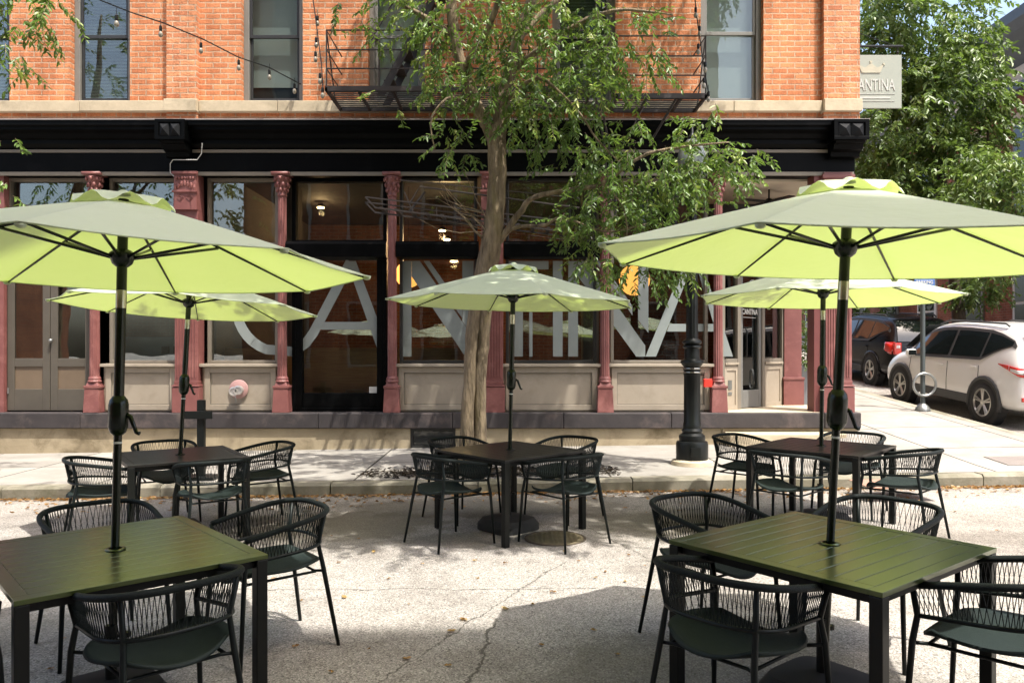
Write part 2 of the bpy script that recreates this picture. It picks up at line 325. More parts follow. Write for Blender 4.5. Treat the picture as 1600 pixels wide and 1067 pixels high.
# ---------------------------------------------------------------- ground
GS=.0133; FY=12.1
def sst(a,b,x):
    t=min(1,max(0,(x-a)/(b-a))); return t*t*(3-2*t)
def G(x,y): return GS*max(-20,min(20,x))+.072*min(60,max(0,y-9.2))*sst(3.4,6.2,x)
def gridxy(xs,ys,fz):
    b=MB(); b.v=[(x,y,fz(x,y)) for y in ys for x in xs]; n=len(xs)
    b.f=[(j*n+i,j*n+i+1,(j+1)*n+i+1,(j+1)*n+i) for j in range(len(ys)-1) for i in range(n-1)]; return b
def fr(a,b,st): n=max(1,int(round((b-a)/st))); return [a+(b-a)*i/n for i in range(n+1)]
xs=[-400,-120]+fr(-40,3,1.5)+fr(3.4,6.4,.25)+fr(7,40,1.5)+[120,400]
ys=[-300,-60]+fr(-12,9,1)+fr(9.2,60,1.5)+[69.2,140,400,1200]
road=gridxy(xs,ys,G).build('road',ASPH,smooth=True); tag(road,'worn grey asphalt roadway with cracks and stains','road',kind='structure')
CH=.145
sx=fr(-40,3,1)+fr(3.4,6.4,.25)+[7.0,7.5]; sy=[9.08]+fr(9.5,12,.5)+fr(12.5,60,1.25)
sw=gridxy(sx,sy,lambda x,y:G(x,y)+CH).build('sidewalk',CONC,smooth=True); tag(sw,'pale concrete slab sidewalk along the shopfront and round the corner','sidewalk',kind='structure')
# kerbs
cb=MB(); random.seed(2)
xx=-30.
while xx<7.45:
    L=min(random.uniform(1.5,2.4),7.46-xx); n=max(2,int(L/.25)); h=CH+random.uniform(-.006,.004)
    for i in range(n):
        a=xx+.006+(L-.012)*i/n; b_=xx+.006+(L-.012)*(i+1)/n
        za,zb=G(a,8.93),G(b_,8.93)
        cb.add([(a,8.90,za-.05),(b_,8.90,zb-.05),(b_,8.90,zb+h-.03),(a,8.90,za+h-.03),(a,8.93,za+h),(b_,8.93,zb+h),(a,9.09,za+h),(b_,9.09,zb+h),(a,9.09,za-.05),(b_,9.09,zb-.05)],
          [(0,1,2,3),(3,2,5,4),(4,5,7,6),(8,9,1,0)]+([(0,3,4,6,8)] if i==0 else [])+([(1,9,7,5,2)] if i==n-1 else []))
    xx+=L
yy=9.09
while yy<58:
    for i in range(6):
        a=yy+.006+(1.988)*i/6; b_=yy+.006+1.988*(i+1)/6; za,zb=G(7.6,a),G(7.6,b_)
        cb.add([(7.65,a,za-.05),(7.65,b_,zb-.05),(7.65,b_,zb+CH-.03),(7.65,a,za+CH-.03),(7.62,a,za+CH+.002),(7.62,b_,zb+CH+.002),(7.48,a,za+CH+.002),(7.48,b_,zb+CH+.002)],[(0,1,2,3),(3,2,5,4),(4,5,7,6)])
    yy+=2
c=cb.build('curb',CURB); tag(c,'weathered stone curb stained with moss','curb',kind='structure')
far=gridxy(fr(13.6,15.2,.8),fr(9,60,3),lambda x,y:G(x,y)+.14).build('sidewalk',CONC); tag(far,'pale sidewalk on the far side of the side street','sidewalk',kind='structure')
def gpt(u,v,h=0.0):
    x=0;y=5
    for _ in range(40): y=1200*(1.65-h-G(x,y))/(v-548); x=(u-800)/1200*y
    return x,y
# ---------------------------------------------------------------- leaves
def leaf_mesh(name,mat,pts,dirs,ln,wd,rng,parent=None,off=(0,0,0),tone=None,flat=False):
    n=len(pts); pts=np.asarray(pts)-np.asarray(off); d=np.asarray(dirs); d=d/np.linalg.norm(d,axis=1)[:,None]
    up=rng.normal(0,.55,(n,3)); up[:,2]+=1.0
    s=np.cross(d,up); s/=np.linalg.norm(s,axis=1)[:,None]+1e-9; nn=np.cross(s,d)
    L=ln*rng.uniform(.65,1.25,n)[:,None]; W=wd*rng.uniform(.7,1.2,n)[:,None]
    v=np.empty((n,6,3)); v[:,0]=pts; v[:,1]=pts+d*L*.35+s*W*.5+nn*L*.06; v[:,2]=pts+d*L*.75+s*W*.36+nn*L*.02; v[:,3]=pts+d*L-nn*L*.10
    v[:,4]=pts+d*L*.75-s*W*.36+nn*L*.02; v[:,5]=pts+d*L*.35-s*W*.5+nn*L*.06
    me=bpy.data.meshes.new(name); me.vertices.add(n*6); me.vertices.foreach_set('co',v.ravel())
    lp=np.empty((n,8),dtype=np.int32); b=np.arange(n)*6
    for k,i in enumerate((0,1,2,3,0,3,4,5)): lp[:,k]=b+i
    me.loops.add(n*8); me.loops.foreach_set('vertex_index',lp.ravel()); me.polygons.add(n*2)
    me.polygons.foreach_set('loop_start',np.arange(n*2,dtype=np.int32)*4); me.polygons.foreach_set('loop_total',np.full(n*2,4,dtype=np.int32))
    me.update(calc_edges=True); me.validate()
    t=rng.beta(2,3,n) if tone is None else tone
    a=me.attributes.new('tone','FLOAT','FACE'); a.data.foreach_set('value',np.repeat(t,2).astype(np.float32))
    me.materials.append(mat); o=bpy.data.objects.new(name,me); COL.objects.link(o)
    if parent: o.parent=parent
    return o
def sprays(rng,ells,per=11,tl=.34,droop=.5,leaves=None,keep=None):
    """ells: (center,radii,count). returns leaf points/dirs and twig segments"""
    P=[];D=[];T=[];tone=[]
    for c,r,cnt in ells:
        c=np.array(c);r=np.array(r)
        for _ in range(cnt):
            q=rng.normal(0,1,3); q/=np.linalg.norm(q); q*=rng.uniform(.15,1)**.45
            p=c+q*r
            if keep and not keep(p): continue
            out=q*np.array([1,1,.4])+rng.normal(0,.5,3); out[2]-=droop*rng.uniform(.2,1.3); out/=np.linalg.norm(out)
            L=tl*rng.uniform(.6,1.4); tn=rng.beta(2,3.2)
            pts=[p]
            dd=out.copy()
            for k in range(3): dd[2]-=.18; dd/=np.linalg.norm(dd); pts.append(pts[-1]+dd*L/3)
            T.append(pts)
            sd=np.cross(out,[0,0,1.]); sd/=np.linalg.norm(sd)+1e-6
            for k in range(per):
                t=(k+.6)/per*3; i=min(2,int(t)); a=pts[i]+(pts[i+1]-pts[i])*(t-i)
                dl=dd*.6+sd*(1 if k%2 else -1)*rng.uniform(.5,1)+rng.normal(0,.3,3); dl[2]-=.25
                P.append(a);D.append(dl);tone.append(min(1,max(0,tn+rng.normal(0,.12))))
    return np.array(P),np.array(D),T,np.array(tone)
def twigs(T,r=.004,m=None):
    b=m or MB()
    for p in T: b.tube([tuple(x) for x in p],[r,r*.8,r*.6,r*.4],3,cap=False)
    return b
# ================================================================ MAIN BUILDING
px=FY/1200
def fx(u,y=FY): return (u-800)*y/1200
def fz(v,y=FY): return 1.65+(548-v)*y/1200
BLD=thing('brick_building',(0,FY,0),'orange brick corner building with black shopfront cornice, maroon iron columns and big glass windows','building')
def B(b,name,mat,parent=BLD,**k): return b.build(name,mat,parent,world=True,**k)
XL,XR=-16.0,fx(1340)
ztop=10.6; zc=fz(196)
wins=[(-10.9,-10.0),(fx(-78),fx(15)),(fx(110),fx(203)),(fx(377),fx(473)),(fx(575),fx(664)),(fx(863),fx(962)),(fx(1095),fx(1193))]
wz0,wz1=fz(160),7.75
b=MB(); y0,y1=FY,FY+.4
b.box(XL,XR,y0,y1,zc-.25,wz0); b.box(XL,XR,y0,y1,wz1,ztop)
e=XL
for a,c in wins: b.box(e,a,y0,y1,wz0,wz1); e=c
b.box(e,XR,y0,y1,wz0,wz1)
B(b,'brick_wall',BRK)
b=MB(); b.box(XR-.4,XR,y1+.001,FY+18,zc-.25,ztop); B(b,'side_wall',BRKS)
b=MB(); b.box(XL,XR-.401,y1+.002,FY+18,ztop-.3,ztop-.05); B(b,'roof',INTD)
b=MB(); b.box(XL,XR,FY+17.6,FY+18,.2,ztop-.35); b.box(XL-.3,XL,FY,FY+18,.2,ztop-.1); B(b,'rear_wall',BRKDARK)
b=MB(); b.prism([(FY-.35,ztop),(FY+.5,ztop),(FY+.5,ztop+.35),(FY-.5,ztop+.35),(FY-.5,ztop+.15)],'x',XL,XR+.3); B(b,'roof_cornice',FASC)
# brick pilasters above the shopfront
for a,c in((fx(265),fx(312)),(fx(1283),fx(1338.5))):
    b=MB(); b.box(a,c,FY-.11,FY+.02,zc+.004,fz(179)); b.box(a,c,FY-.11,FY+.02,fz(160),ztop); B(b,'brick_pilaster',BRKPALE)
    b=MB(); b.box(a-.015,c+.015,FY-.18,FY+.015,fz(179)+.002,fz(160)-.002); B(b,'pilaster_stone',STONE,bevel=.008)
b=MB(); segs=[XL,fx(-60),fx(135),fx(265)-.016]; random.seed(5)
def course(a,c):
    x=a
    while x<c-.02:
        L=random.uniform(1.1,1.9); e=min(c,x+L)
        if c-e<.4: e=c
        b.box(x+.003,e-.003,FY-.085-random.uniform(0,.008),FY+.01,fz(177)+random.uniform(-.004,.004),fz(160)-.002); x=e
course(XL,fx(265)-.018); course(fx(312)+.018,fx(1283)-.018); B(b,'stone_sill_course',STONE,bevel=.01)
# upper windows
for i,(a,c) in enumerate(wins):
    wf=MB(); yF=FY+.11; t=.085
    wf.box(a,a+t,yF,yF+.1,wz0,wz1); wf.box(c-t,c,yF,yF+.1,wz0,wz1); wf.box(a+t,c-t,yF,yF+.1,wz1-t,wz1); wf.box(a+t,c-t,yF-.02,yF+.1,wz0,wz0+.06)
    W=B(wf,'upper_window',WFR,bevel=.006)
    mz=fz(52 if i!=6 else 47)
    sf=MB(); q=a+t; r=c-t
    for (z0,z1,yy) in((wz0+.06,mz+.03,yF+.055),(mz-.03,wz1-t,yF+.025)):
        sf.box(q,q+.045,yy,yy+.03,z0,z1); sf.box(r-.045,r,yy,yy+.03,z0,z1); sf.box(q+.045,r-.045,yy,yy+.03,z0,z0+.055); sf.box(q+.045,r-.045,yy,yy+.03,z1-.05,z1)
    B(sf,'sash',DKFR if i in(2,3,1) else WFR,W,bevel=.004)
    g=MB(); g.box(q+.02,r-.02,yF+.068,yF+.072,wz0+.08,mz); g.box(q+.02,r-.02,yF+.038,yF+.042,mz,wz1-t-.02); B(g,'pane',GLU,W)
    bl=MB(); zb=wz0+.06 if i!=3 else fz(128)
    if i in(6,4,3): bl.box(q,r,yF+.17,yF+.176,zb,wz1)
    else:
        z=zb
        while z<wz1: bl.add([(q,yF+.15,z),(r,yF+.15,z),(r,yF+.172,z+.019),(q,yF+.172,z+.019)],[(0,1,2,3)]); z+=.0235
    B(bl,'blind',BLINDP if i in(6,4,3) else BLIND,W)
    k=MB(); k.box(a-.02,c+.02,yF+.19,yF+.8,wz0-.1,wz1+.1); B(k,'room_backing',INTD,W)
# shopfront cornice + fascia beam
CX=XR+.03
b=MB()
prof=[(FY+.10,fz(197)),(FY-.30,fz(197)+.0),(FY-.30,fz(204)),(FY-.26,fz(206)),(FY-.26,fz(210)),(FY-.17,fz(214)),(FY-.15,fz(220)),(FY-.11,fz(222)),(FY-.11,fz(228)),(FY-.06,fz(233)),(FY+.10,fz(234))]
b.prism(prof,'x',XL,CX); B(b,'cornice',FASC)
b=MB(); b.box(XL,XR-.06,FY-.04,FY+.3,fz(274),fz(234)-.002); B(b,'fascia_beam',FASC,bevel=.005)
b=MB(); b.box(XL,XR-.08,FY-.055,FY-.038,fz(276),fz(270)); b.box(XL,XR-.08,FY-.055,FY-.038,fz(240),fz(235)-.003); B(b,'fascia_moulding',TAUPED,bevel=.004)
b=MB(); b.box(XR-.4,CX-.02,FY+.35,FY+17,fz(274),fz(200)); B(b,'side_beam',FASC)
b=MB(); b.box(XL,CX+.02,FY-.315,FY+.09,fz(197)+.002,fz(197)+.022); B(b,'cornice_flashing',M_('lead_flashing',(.30,.27,.26),rough=.6),bevel=.003)
for a,c in((fx(262),fx(305)),(fx(1287),fx(1338))):
    b=MB(); m=(a+c)/2; z0=fz(229); z1=fz(199)
    b.box(a,c,FY-.40,FY-.06,z0,z1); 
    b.box(a-.012,c+.012,FY-.425,FY-.40,z1-.045,z1+.004); b.box(a-.012,c+.012,FY-.425,FY-.40,z0-.004,z0+.045); b.box(a-.012,a+.05,FY-.424,FY-.40,z0,z1); b.box(c-.05,c+.012,FY-.424,FY-.40,z0,z1)
    b.prism([(FY-.36,z0),(FY-.06,z0),(FY-.06,fz(250)),(FY-.10,fz(250)),(FY-.16,fz(249)),(FY-.17,fz(243)),(FY-.27,fz(240)),(FY-.29,fz(234)),(FY-.35,fz(232))],'x',a+.04,c-.02)
    br=B(b,'bracket',FASC,bevel=.004)
    b=MB()
    for k in(0,1):
        xa=a+.055+k*(c-a-.11)/2; xb=xa+(c-a-.11)/2-.012; za,zb=z0+.05,z1-.05; cx_,cz_=(xa+xb)/2,(za+zb)/2
        b.add([(xa,FY-.403,za),(xb,FY-.403,za),(xb,FY-.403,zb),(xa,FY-.403,zb),(cx_,FY-.47,cz_)],[(0,1,4),(1,2,4),(2,3,4),(3,0,4)])
    B(b,'pyramid_boss',M_('boss_paint',(.010,.011,.013),rough=.7,spec=.15),br,recalc=True)
# plinth + foundation
zpl=fz(644); zpb=fz(668)
b=MB(); random.seed(8); x=XL
while x<XR+.0:
    L=random.uniform(1.6,2.8); e=min(XR,x+L)
    b.box(x+.002,e-.002,FY-.13-random.uniform(0,.012),FY+.25,zpb,zpl+random.uniform(-.004,.004)); x=e
B(b,'plinth',PLINTH,bevel=.015)
b=MB(); b.box(XL,fx(642),FY-.08,FY+.3,-.4,zpb-.002); b.box(fx(712),fx(1128),FY-.08,FY+.3,-.4,zpb-.002); b.box(fx(1128)+.002,XR-.03,FY-.09,FY+.3,-.4,zpb-.002); b.box(fx(642),fx(712),FY+.03,FY+.3,-.4,zpb-.002)
B(b,'foundation',FOUND,bevel=.01)
b=MB(); a,c=fx(642),fx(712); b.box(a,c,FY-.06,FY+.02,zpb-.04,zpb-.004); b.box(a,a+.04,FY-.06,FY+.02,.1,zpb-.04); b.box(c-.04,c,FY-.06,FY+.02,.1,zpb-.04); b.box(a+.04,c-.04,FY-.06,FY+.02,.1,.17)
w_=B(b,'basement_window',DKFR); b=MB(); b.box(a+.04,c-.04,FY-.02,FY-.012,.17,zpb-.04); B(b,'pane',GLC,w_)
# lower step at the corner entry
b=MB(); b.box(fx(1128),XR-.35,FY-.42,FY-.135,-.2,fz(673)); B(b,'entry_step',STONE,bevel=.02)
# columns ----------------------------------------------------
zt=fz(271)
def column(u,r=.075):
    x=fx(u); y=FY-.0
    b=MB(); b.lathe([(r,fz(588)),(r*.98,fz(560)),(r*.93,2.6),(r*.88,fz(308))],(x,y,0),28,flute=.12,fr=(0,9)); c=B(b,'column',PINK,smooth='auto')
    b=MB(); z0=zpl
    b.cbox((x,y,z0+.19),(.26,.22,.38),top=(.86,.86)); b.cbox((x,y,z0+.40),(.25,.21,.04)); b.cbox((x,y,z0+.445),(.20,.18,.05),top=(.8,.8))
    b.lathe([(.10,z0+.47),(.105,z0+.49),(.09,z0+.51),(.095,z0+.53),(.08,fz(588)+.002)],(x,y,0),20)
    B(b,'column_base',PINK,c,bevel=.006)
    b=MB(); h=zt-fz(308)
    b.lathe([(r*.95,fz(308)),(r*1.05,fz(306)),(r*.9,fz(304)),(r*1.0,fz(300)),(r*1.15,fz(290)),(r*1.5,fz(280)),(r*1.7,fz(277))],(x,y,0),20)
    b.cbox((x,y,zt-.022),(.28,.26,.044))
    for ring,(zz,rr,sc) in enumerate(((fz(298),r*1.12,.030),(fz(290),r*1.3,.034),(fz(281),r*1.6,.032))):
        for k in range(8):
            an=math.pi*2*(k+.5*ring)/8; b.sphere((x+rr*math.cos(an),y+rr*math.sin(an),zz),(sc*.8,sc*.8,sc*1.2),6,4)
    B(b,'capital',PINK,c,smooth=True)
for u in(148,441,613,945,1122): column(u)
def pilaster(ua,ub,y=FY-.02,flutes=6,orn=True,zcap=None):
    a,c=fx(ua),fx(ub); b=MB(); b.box(a,c,y-.05,y+.2,zpl+.50,fz(330) if orn else zt-.25); W=c-a
    for k in range(flutes+1):
        xk=a+.04+(W-.08)*k/flutes; b.box(xk-.008,xk+.008,y-.062,y-.049,zpl+.55,fz(355) if orn else zt-.45)
    p=B(b,'pilaster',PINK,bevel=.004)
    b=MB(); b.box(a-.03,c+.03,y-.09,y+.2,zpl,zpl+.40); b.box(a-.02,c+.02,y-.075,y+.2,zpl+.402,zpl+.44); b.box(a-.008,c+.008,y-.06,y+.2,zpl+.442,zpl+.498); b.box(a-.035,c+.035,y-.10,y+.2,zpl+.41,zpl+.425)
    B(b,'pilaster_base',PINK,p,bevel=.006)
    b=MB()
    if orn:
        b.prism([(a,fz(330)+.002),(c,fz(330)+.002),(c-.01,zt),(a+.01,zt)],'y',y-.10,y+.2)
        for k in range(7):
            t=k/6; xk=a+.03+(W-.06)*t; b.sphere((xk,y-.11,fz(296)+.07*math.sin(math.pi*t)),(.024,.02,.05),6,4)
            b.sphere((a+.05+(W-.1)*t,y-.11,fz(281)),(.02,.018,.028),6,4)
        b.box(a-.012,c+.012,y-.125,y-.09,fz(303),fz(300)); b.box(a-.02,c+.02,y-.13,y-.09,zt-.04,zt)
        for s in(-1,1):
            xk=(a+c)/2+s*W*.2; zk=fz(311)
            for r0 in(.055,.028):
                pts=[(xk,y-.105,zk+r0),(xk+r0,y-.105,zk),(xk,y-.105,zk-r0),(xk-r0,y-.105,zk)]
                b.tube(pts,.006,4,closed=True)
    else:
        b.box(a,c,y-.07,y+.2,zt-.248,zt-.002); b.box(a-.03,c+.03,y-.10,y+.2,zt-.10,zt-.04)
    B(b,'capital',PINK,p,bevel=.004)
pilaster(276,312); pilaster(752,786)
pilaster(1284,1328,flutes=9,orn=False)
b=MB(); b.box(fx(1271),fx(1283),FY-.03,FY+.25,zpl,zt-.002); B(b,'pier_side',M_('shaded_maroon_paint',(.16,.045,.04),rough=.5))  # pier side turned from the sun, its shade put into a darker maroon
# bays ---------------------------------------------------------
def framebox(b,a,c,z0,z1,t,ya,yb,mid=None):
    b.box(a,a+t,ya,yb,z0,z1); b.box(c-t,c,ya,yb,z0,z1); b.box(a+t,c-t,ya,yb,z0,z0+t); b.box(a+t,c-t,ya,yb,z1-t,z1)
YG=FY+.22
def bay(ua,ub,va=283,vt=380,vb=564,fm=TAUPED,bulk=True,shelf=False,panel=TAUPE):
    a,c=fx(ua),fx(ub)
    b=MB(); z0=fz(vb+4); z1=fz(275)
    framebox(b,a,c,z0,z1,.05,YG-.07,YG+.05)
    if vt: b.box(a+.05,c-.05,YG-.07,YG+.05,fz(vt+3),fz(vt-3))
    W=B(b,'display_window',fm,bevel=.006)
    if shelf:
        s=MB(); s.prism([(YG-.28,fz(vt+22)),(YG-.28,fz(vt+2)),(YG-.24,fz(vt-3)),(YG-.071,fz(vt-3)),(YG-.071,fz(vt+24))],'x',a-.03,c+.03); B(s,'header_bar',FASC,W,bevel=.006)
    g=MB(); g.box(a+.04,c-.04,YG+.0,YG+.008,fz(vt) if vt else z0,z1-.04); 
    if vt: g.box(a+.04,c-.04,YG+.0,YG+.008,z0+.04,fz(vt)-.001)
    B(g,'pane',GL,W)
    if bulk:
        k=MB(); k.box(a-.04,c+.04,FY+.06,FY+.3,zpl,z0-.002); k.box(a-.06,c+.06,FY-.03,FY+.2,z0-.05,z0-.004)
        q=B(k,'bulkhead',TAUPE,bevel=.004)
        k=MB(); framebox(k,a,c,zpl+.03,z0-.06,.085,FY+.03,FY+.058); B(k,'bulkhead_trim',TAUPE,q,bevel=.004)
        k=MB(); framebox(k,a+.086,c-.086,zpl+.117,z0-.147,.012,FY+.045,FY+.066); B(k,'bulkhead_bead',TAUPED,q)
    return W
bay(-140,-10); 
bay(163,272,fm=TAUPED)
bay(318,430,fm=TAUPED)
bay(622,745,fm=DKFR,shelf=True); bay(790,934,fm=DKFR,shelf=True); bay(956,1110,fm=TAUPED,shelf=False,vt=384)
# centre glazed black door bay
a,c=fx(452),fx(602)
b=MB(); framebox(b,a,c,zpl,fz(275),.06,YG-.08,YG+.05); b.box(a+.06,c-.06,YG-.08,YG+.05,fz(379),fz(373)); b.box(a+.06,a+.16,YG-.08,YG+.05,zpl+.06,fz(379)); b.box(c-.16,c-.06,YG-.08,YG+.05,zpl+.06,fz(379)); b.box(a+.16,c-.16,YG-.06,YG+.04,zpl+.06,fz(615)); b.box(a+.16,c-.16,YG-.06,YG+.04,fz(404),fz(379)-.001)
W=B(b,'glazed_door',FASC,bevel=.006)
b=MB(); b.prism([(YG-.28,fz(402)),(YG-.28,fz(382)),(YG-.24,fz(377)),(YG-.081,fz(377)),(YG-.081,fz(404))],'x',a-.05,c+.02); B(b,'header_bar',FASC,W,bevel=.006)
b=MB(); b.box(a+.05,c-.05,YG,YG+.008,fz(376),fz(277)); b.box(a+.15,c-.15,YG,YG+.008,fz(616),fz(402)); B(b,'pane',GL,W)
b=MB(); b.box(fx(573),fx(587),YG-.012,YG-.006,fz(615),fz(605)); B(b,'door_sticker',WHT,W)
# left double door
def leafdoor(ua,ub,hs):
    a,c=fx(ua),fx(ub); b=MB(); z0=zpl+.02; z1=fz(392); t=.115; ya,yb=FY+.08,FY+.13
    b.box(a,a+t,ya,yb,z0,z1); b.box(c-t,c,ya,yb,z0,z1)
    for za,zb in((z0,z0+.34),(fz(573),fz(560)),(z1-.13,z1)): b.box(a+t,c-t,ya,yb,za,zb)
    d=B(b,'door',DOORP,bevel=.006)
    b=MB(); b.box(a+t,c-t,ya+.02,ya+.035,z0+.34,fz(573)); B(b,'door_panel',M_('brown_door_panel',(.16,.115,.075),rough=.5),d)
    b=MB(); b.box(a+t,c-t,ya+.02,ya+.028,fz(560),z1-.13); B(b,'pane',GL,d)
    b=MB(); b.box(a+.005 if hs<0 else c-.03,a+.03 if hs<0 else c-.005,ya-.012,ya,z0+.27,z0+.36); B(b,'hinge',GALV,d)
    return d
leafdoor(6,73,-1); d=leafdoor(74,140,1)
b=MB(); b.sphere((fx(76.5),FY+.045,fz(532)),.03,10,8); b.tube([(fx(76.5),FY+.045,fz(532)),(fx(76.5),FY+.09,fz(532))],.012,8); B(b,'door_handle',GALV,d,smooth=True)
b=MB(); framebox(b,fx(2),fx(142),fz(390),fz(275),.05,YG-.07,YG+.05); W=B(b,'transom_window',TAUPED,bevel=.005)
b=MB(); b.box(fx(6),fx(138),YG,YG+.008,fz(386),fz(279)); B(b,'pane',GL,W)
b=MB(); b.box(fx(-8),fx(4.5),FY+.02,FY+.2,zpl,zt); B(b,'door_jamb',PINK)
for z in(fz(545),): 
    b=MB(); b.box(XL,fx(-142),FY+.05,FY+.3,zpl,zt); B(b,'shop_wall',TAUPED)
# corner entry recess
P0=(fx(1130),FY+.22); P1=(4.80,FY+1.58); dv=Vector((P1[0]-P0[0],P1[1]-P0[1],0)); LEN=dv.length; dv.normalize(); nv=Vector((dv.y,-dv.x,0))
def diag(b,s0,s1,o0,o1,z0,z1):
    vs=[]
    for z in(z0,z1):
        for s,o in((s0,o0),(s1,o0),(s1,o1),(s0,o1)):
            vs.append((P0[0]+dv.x*s+nv.x*o,P0[1]+dv.y*s+nv.y*o,z))
    b.add(vs,[(0,3,2,1),(4,5,6,7),(0,1,5,4),(1,2,6,5),(2,3,7,6),(3,0,4,7)])
zf=zpl+.01; ze=3.7
b=MB()
for s0,s1 in((0,.09),(.47,.57),(LEN-.75,LEN-.66),(LEN-.07,LEN)): diag(b,s0,s1,-.05,.05,zf,ze)
diag(b,.09,LEN-.07,-.045,.045,3.08,3.16); diag(b,.09,LEN-.07,-.045,.045,ze-.06,ze)
diag(b,.09,.47,-.045,.045,1.46,1.52); diag(b,LEN-.66,LEN-.07,-.045,.045,1.46,1.52)
W=B(b,'entry_screen',TAUPED,bevel=.005)
b=MB(); diag(b,.09,.47,-.004,.004,1.52,ze); diag(b,LEN-.66,LEN-.07,-.004,.004,1.52,ze); diag(b,.57,LEN-.75,-.004,.004,3.16,ze); B(b,'pane',GL,W)
for s0,s1 in((.09,.47),(LEN-.66,LEN-.07)):
    b=MB(); diag(b,s0,s1,-.03,.03,zf,1.458); diag(b,s0-.01,s1+.01,.03,.07,1.42,1.46); q_=B(b,'bulkhead',TAUPE,W,bevel=.004)
    b=MB(); diag(b,s0,s0+.06,.031,.045,zf,1.40); diag(b,s1-.06,s1,.031,.045,zf,1.40); diag(b,s0+.06,s1-.06,.031,.045,zf,zf+.07); diag(b,s0+.06,s1-.06,.031,.045,1.33,1.40); B(b,'bulkhead_trim',TAUPE,q_)
b=MB()
for s0,s1 in((.57,.66),(LEN-.84,LEN-.75)): diag(b,s0,s1,-.025,.03,zf+.01,3.07)
diag(b,.66,LEN-.84,-.025,.03,zf+.01,zf+.30); diag(b,.66,LEN-.84,-.025,.03,2.97,3.07)
D=B(b,'entry_door',M_('grey_door_paint',(.17,.17,.16),rough=.5),bevel=.005)
b=MB(); diag(b,.66,LEN-.84,-.004,.004,zf+.3,2.97); B(b,'pane',GL,D)
def dpt(s,o,z): return (P0[0]+dv.x*s+nv.x*o,P0[1]+dv.y*s+nv.y*o,z)
b=MB(); b.tube([dpt(.68,.07,1.55),dpt(.68,.09,1.58),dpt(.68,.09,1.98),dpt(.68,.07,2.01)],.014,8); B(b,'door_handle',BLK,D,smooth=True)
def text_mesh(name,body,size,mat,parent,loc,rot,extr=.002,xs=1,world=True,width=None):
    cu=bpy.data.curves.new(name,'FONT'); cu.body=body; cu.size=size; cu.extrude=extr; cu.align_x='CENTER'; cu.align_y='CENTER'; cu.offset=size*.008
    t=bpy.data.objects.new('tmp',cu); COL.objects.link(t); bpy.context.view_layer.update()
    me=bpy.data.meshes.new_from_object(t.evaluated_get(bpy.context.evaluated_depsgraph_get())); bpy.data.objects.remove(t)
    o=bpy.data.objects.new(name,me); COL.objects.link(o); me.materials.clear(); me.materials.append(mat); o.parent=parent
    off=Vector((0,0,0)); p=parent
    while p is not None and world: off+=p.location; p=p.parent
    o.location=Vector(loc)-off; o.rotation_euler=rot; 
    if width: co_=[v.co.x for v in me.vertices]; xs=width/(max(co_)-min(co_))
    o.scale=(xs,1,1); return o
rzd=math.atan2(dv.y,dv.x)
text_mesh('door_lettering','CANTINA',.13,WHT,D,dpt((.66+LEN-.84)/2,.012,2.30),(R(90),0,rzd),xs=.85)
b=MB(); diag(b,.70,LEN-.9,.008,.011,2.205,2.212); B(b,'door_rule',WHT,D)
b=MB(); diag(b,.20,.31,.034,.038,1.02,1.17); diag(b,.20,.31,.034,.038,.93,.98); ap=B(b,'push_plate',GALV,W)
b=MB(); b.box(P0[0]-.05,fx(1283)+.35,P0[1]-.3,FY+1.7,.3,zf-.002); B(b,'entry_floor',STONE)
b=MB(); b.box(fx(1132),XR-.1,FY+.31,FY+2.2,ze+.68,ze+.72); B(b,'entry_ceiling',CREAM)
b=MB(); b.prism([(fx(1132),ze),(fx(1132),ze+.33),(5.0,ze+.33),(5.0,ze)],'y',FY+1.72,FY+1.8); B(b,'entry_soffit_wall',CREAM)
b=MB(); b.box(4.82,5.13,FY+1.50,FY+1.85,zf-.3,4.4); p=B(b,'rear_pier',PINK,bevel=.006); b=MB(); b.box(4.80,5.16,FY+1.46,FY+1.89,zf-.3,zf+.44); b.box(4.79,5.17,FY+1.45,FY+1.9,zf+.442,zf+.49); B(b,'pier_base',PINK,p,bevel=.006)
b=MB(); b.box(4.97,5.03,FY+1.91,FY+17,.3,4.0); B(b,'side_shopfront_wall',TAUPED)
b=MB(); b.tube([(4.35,FY+.9,ze+.68),(4.35,FY+.9,ze+.5)],.015,6); b.lathe([(.07,0),(.09,.05),(.04,.1)],(4.35,FY+.9,ze+.42),12)
for k in range(4):
    an=k*math.pi/2+.4; b.cbox((4.35+.3*math.cos(an),FY+.9+.3*math.sin(an),ze+.47),(.48,.12,.012),rz=an)
B(b,'ceiling_fan',BLK)
# interior
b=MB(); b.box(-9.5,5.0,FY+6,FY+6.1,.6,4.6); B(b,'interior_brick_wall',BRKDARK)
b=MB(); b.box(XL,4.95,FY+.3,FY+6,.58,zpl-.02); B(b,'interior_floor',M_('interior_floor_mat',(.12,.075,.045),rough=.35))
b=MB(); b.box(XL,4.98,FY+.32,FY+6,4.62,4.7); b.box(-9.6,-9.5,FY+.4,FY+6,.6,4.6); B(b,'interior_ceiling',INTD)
b=MB(); b.box(fx(318),fx(318)+.08,FY+.32,FY+6,.7,4.6); B(b,'interior_partition',INT)
b=MB(); b.box(-4.2,-3.85,FY+1.6,FY+2.0,.7,4.6); b.box(1.3,1.6,FY+2,FY+2.4,.7,4.6); B(b,'interior_post',INT)
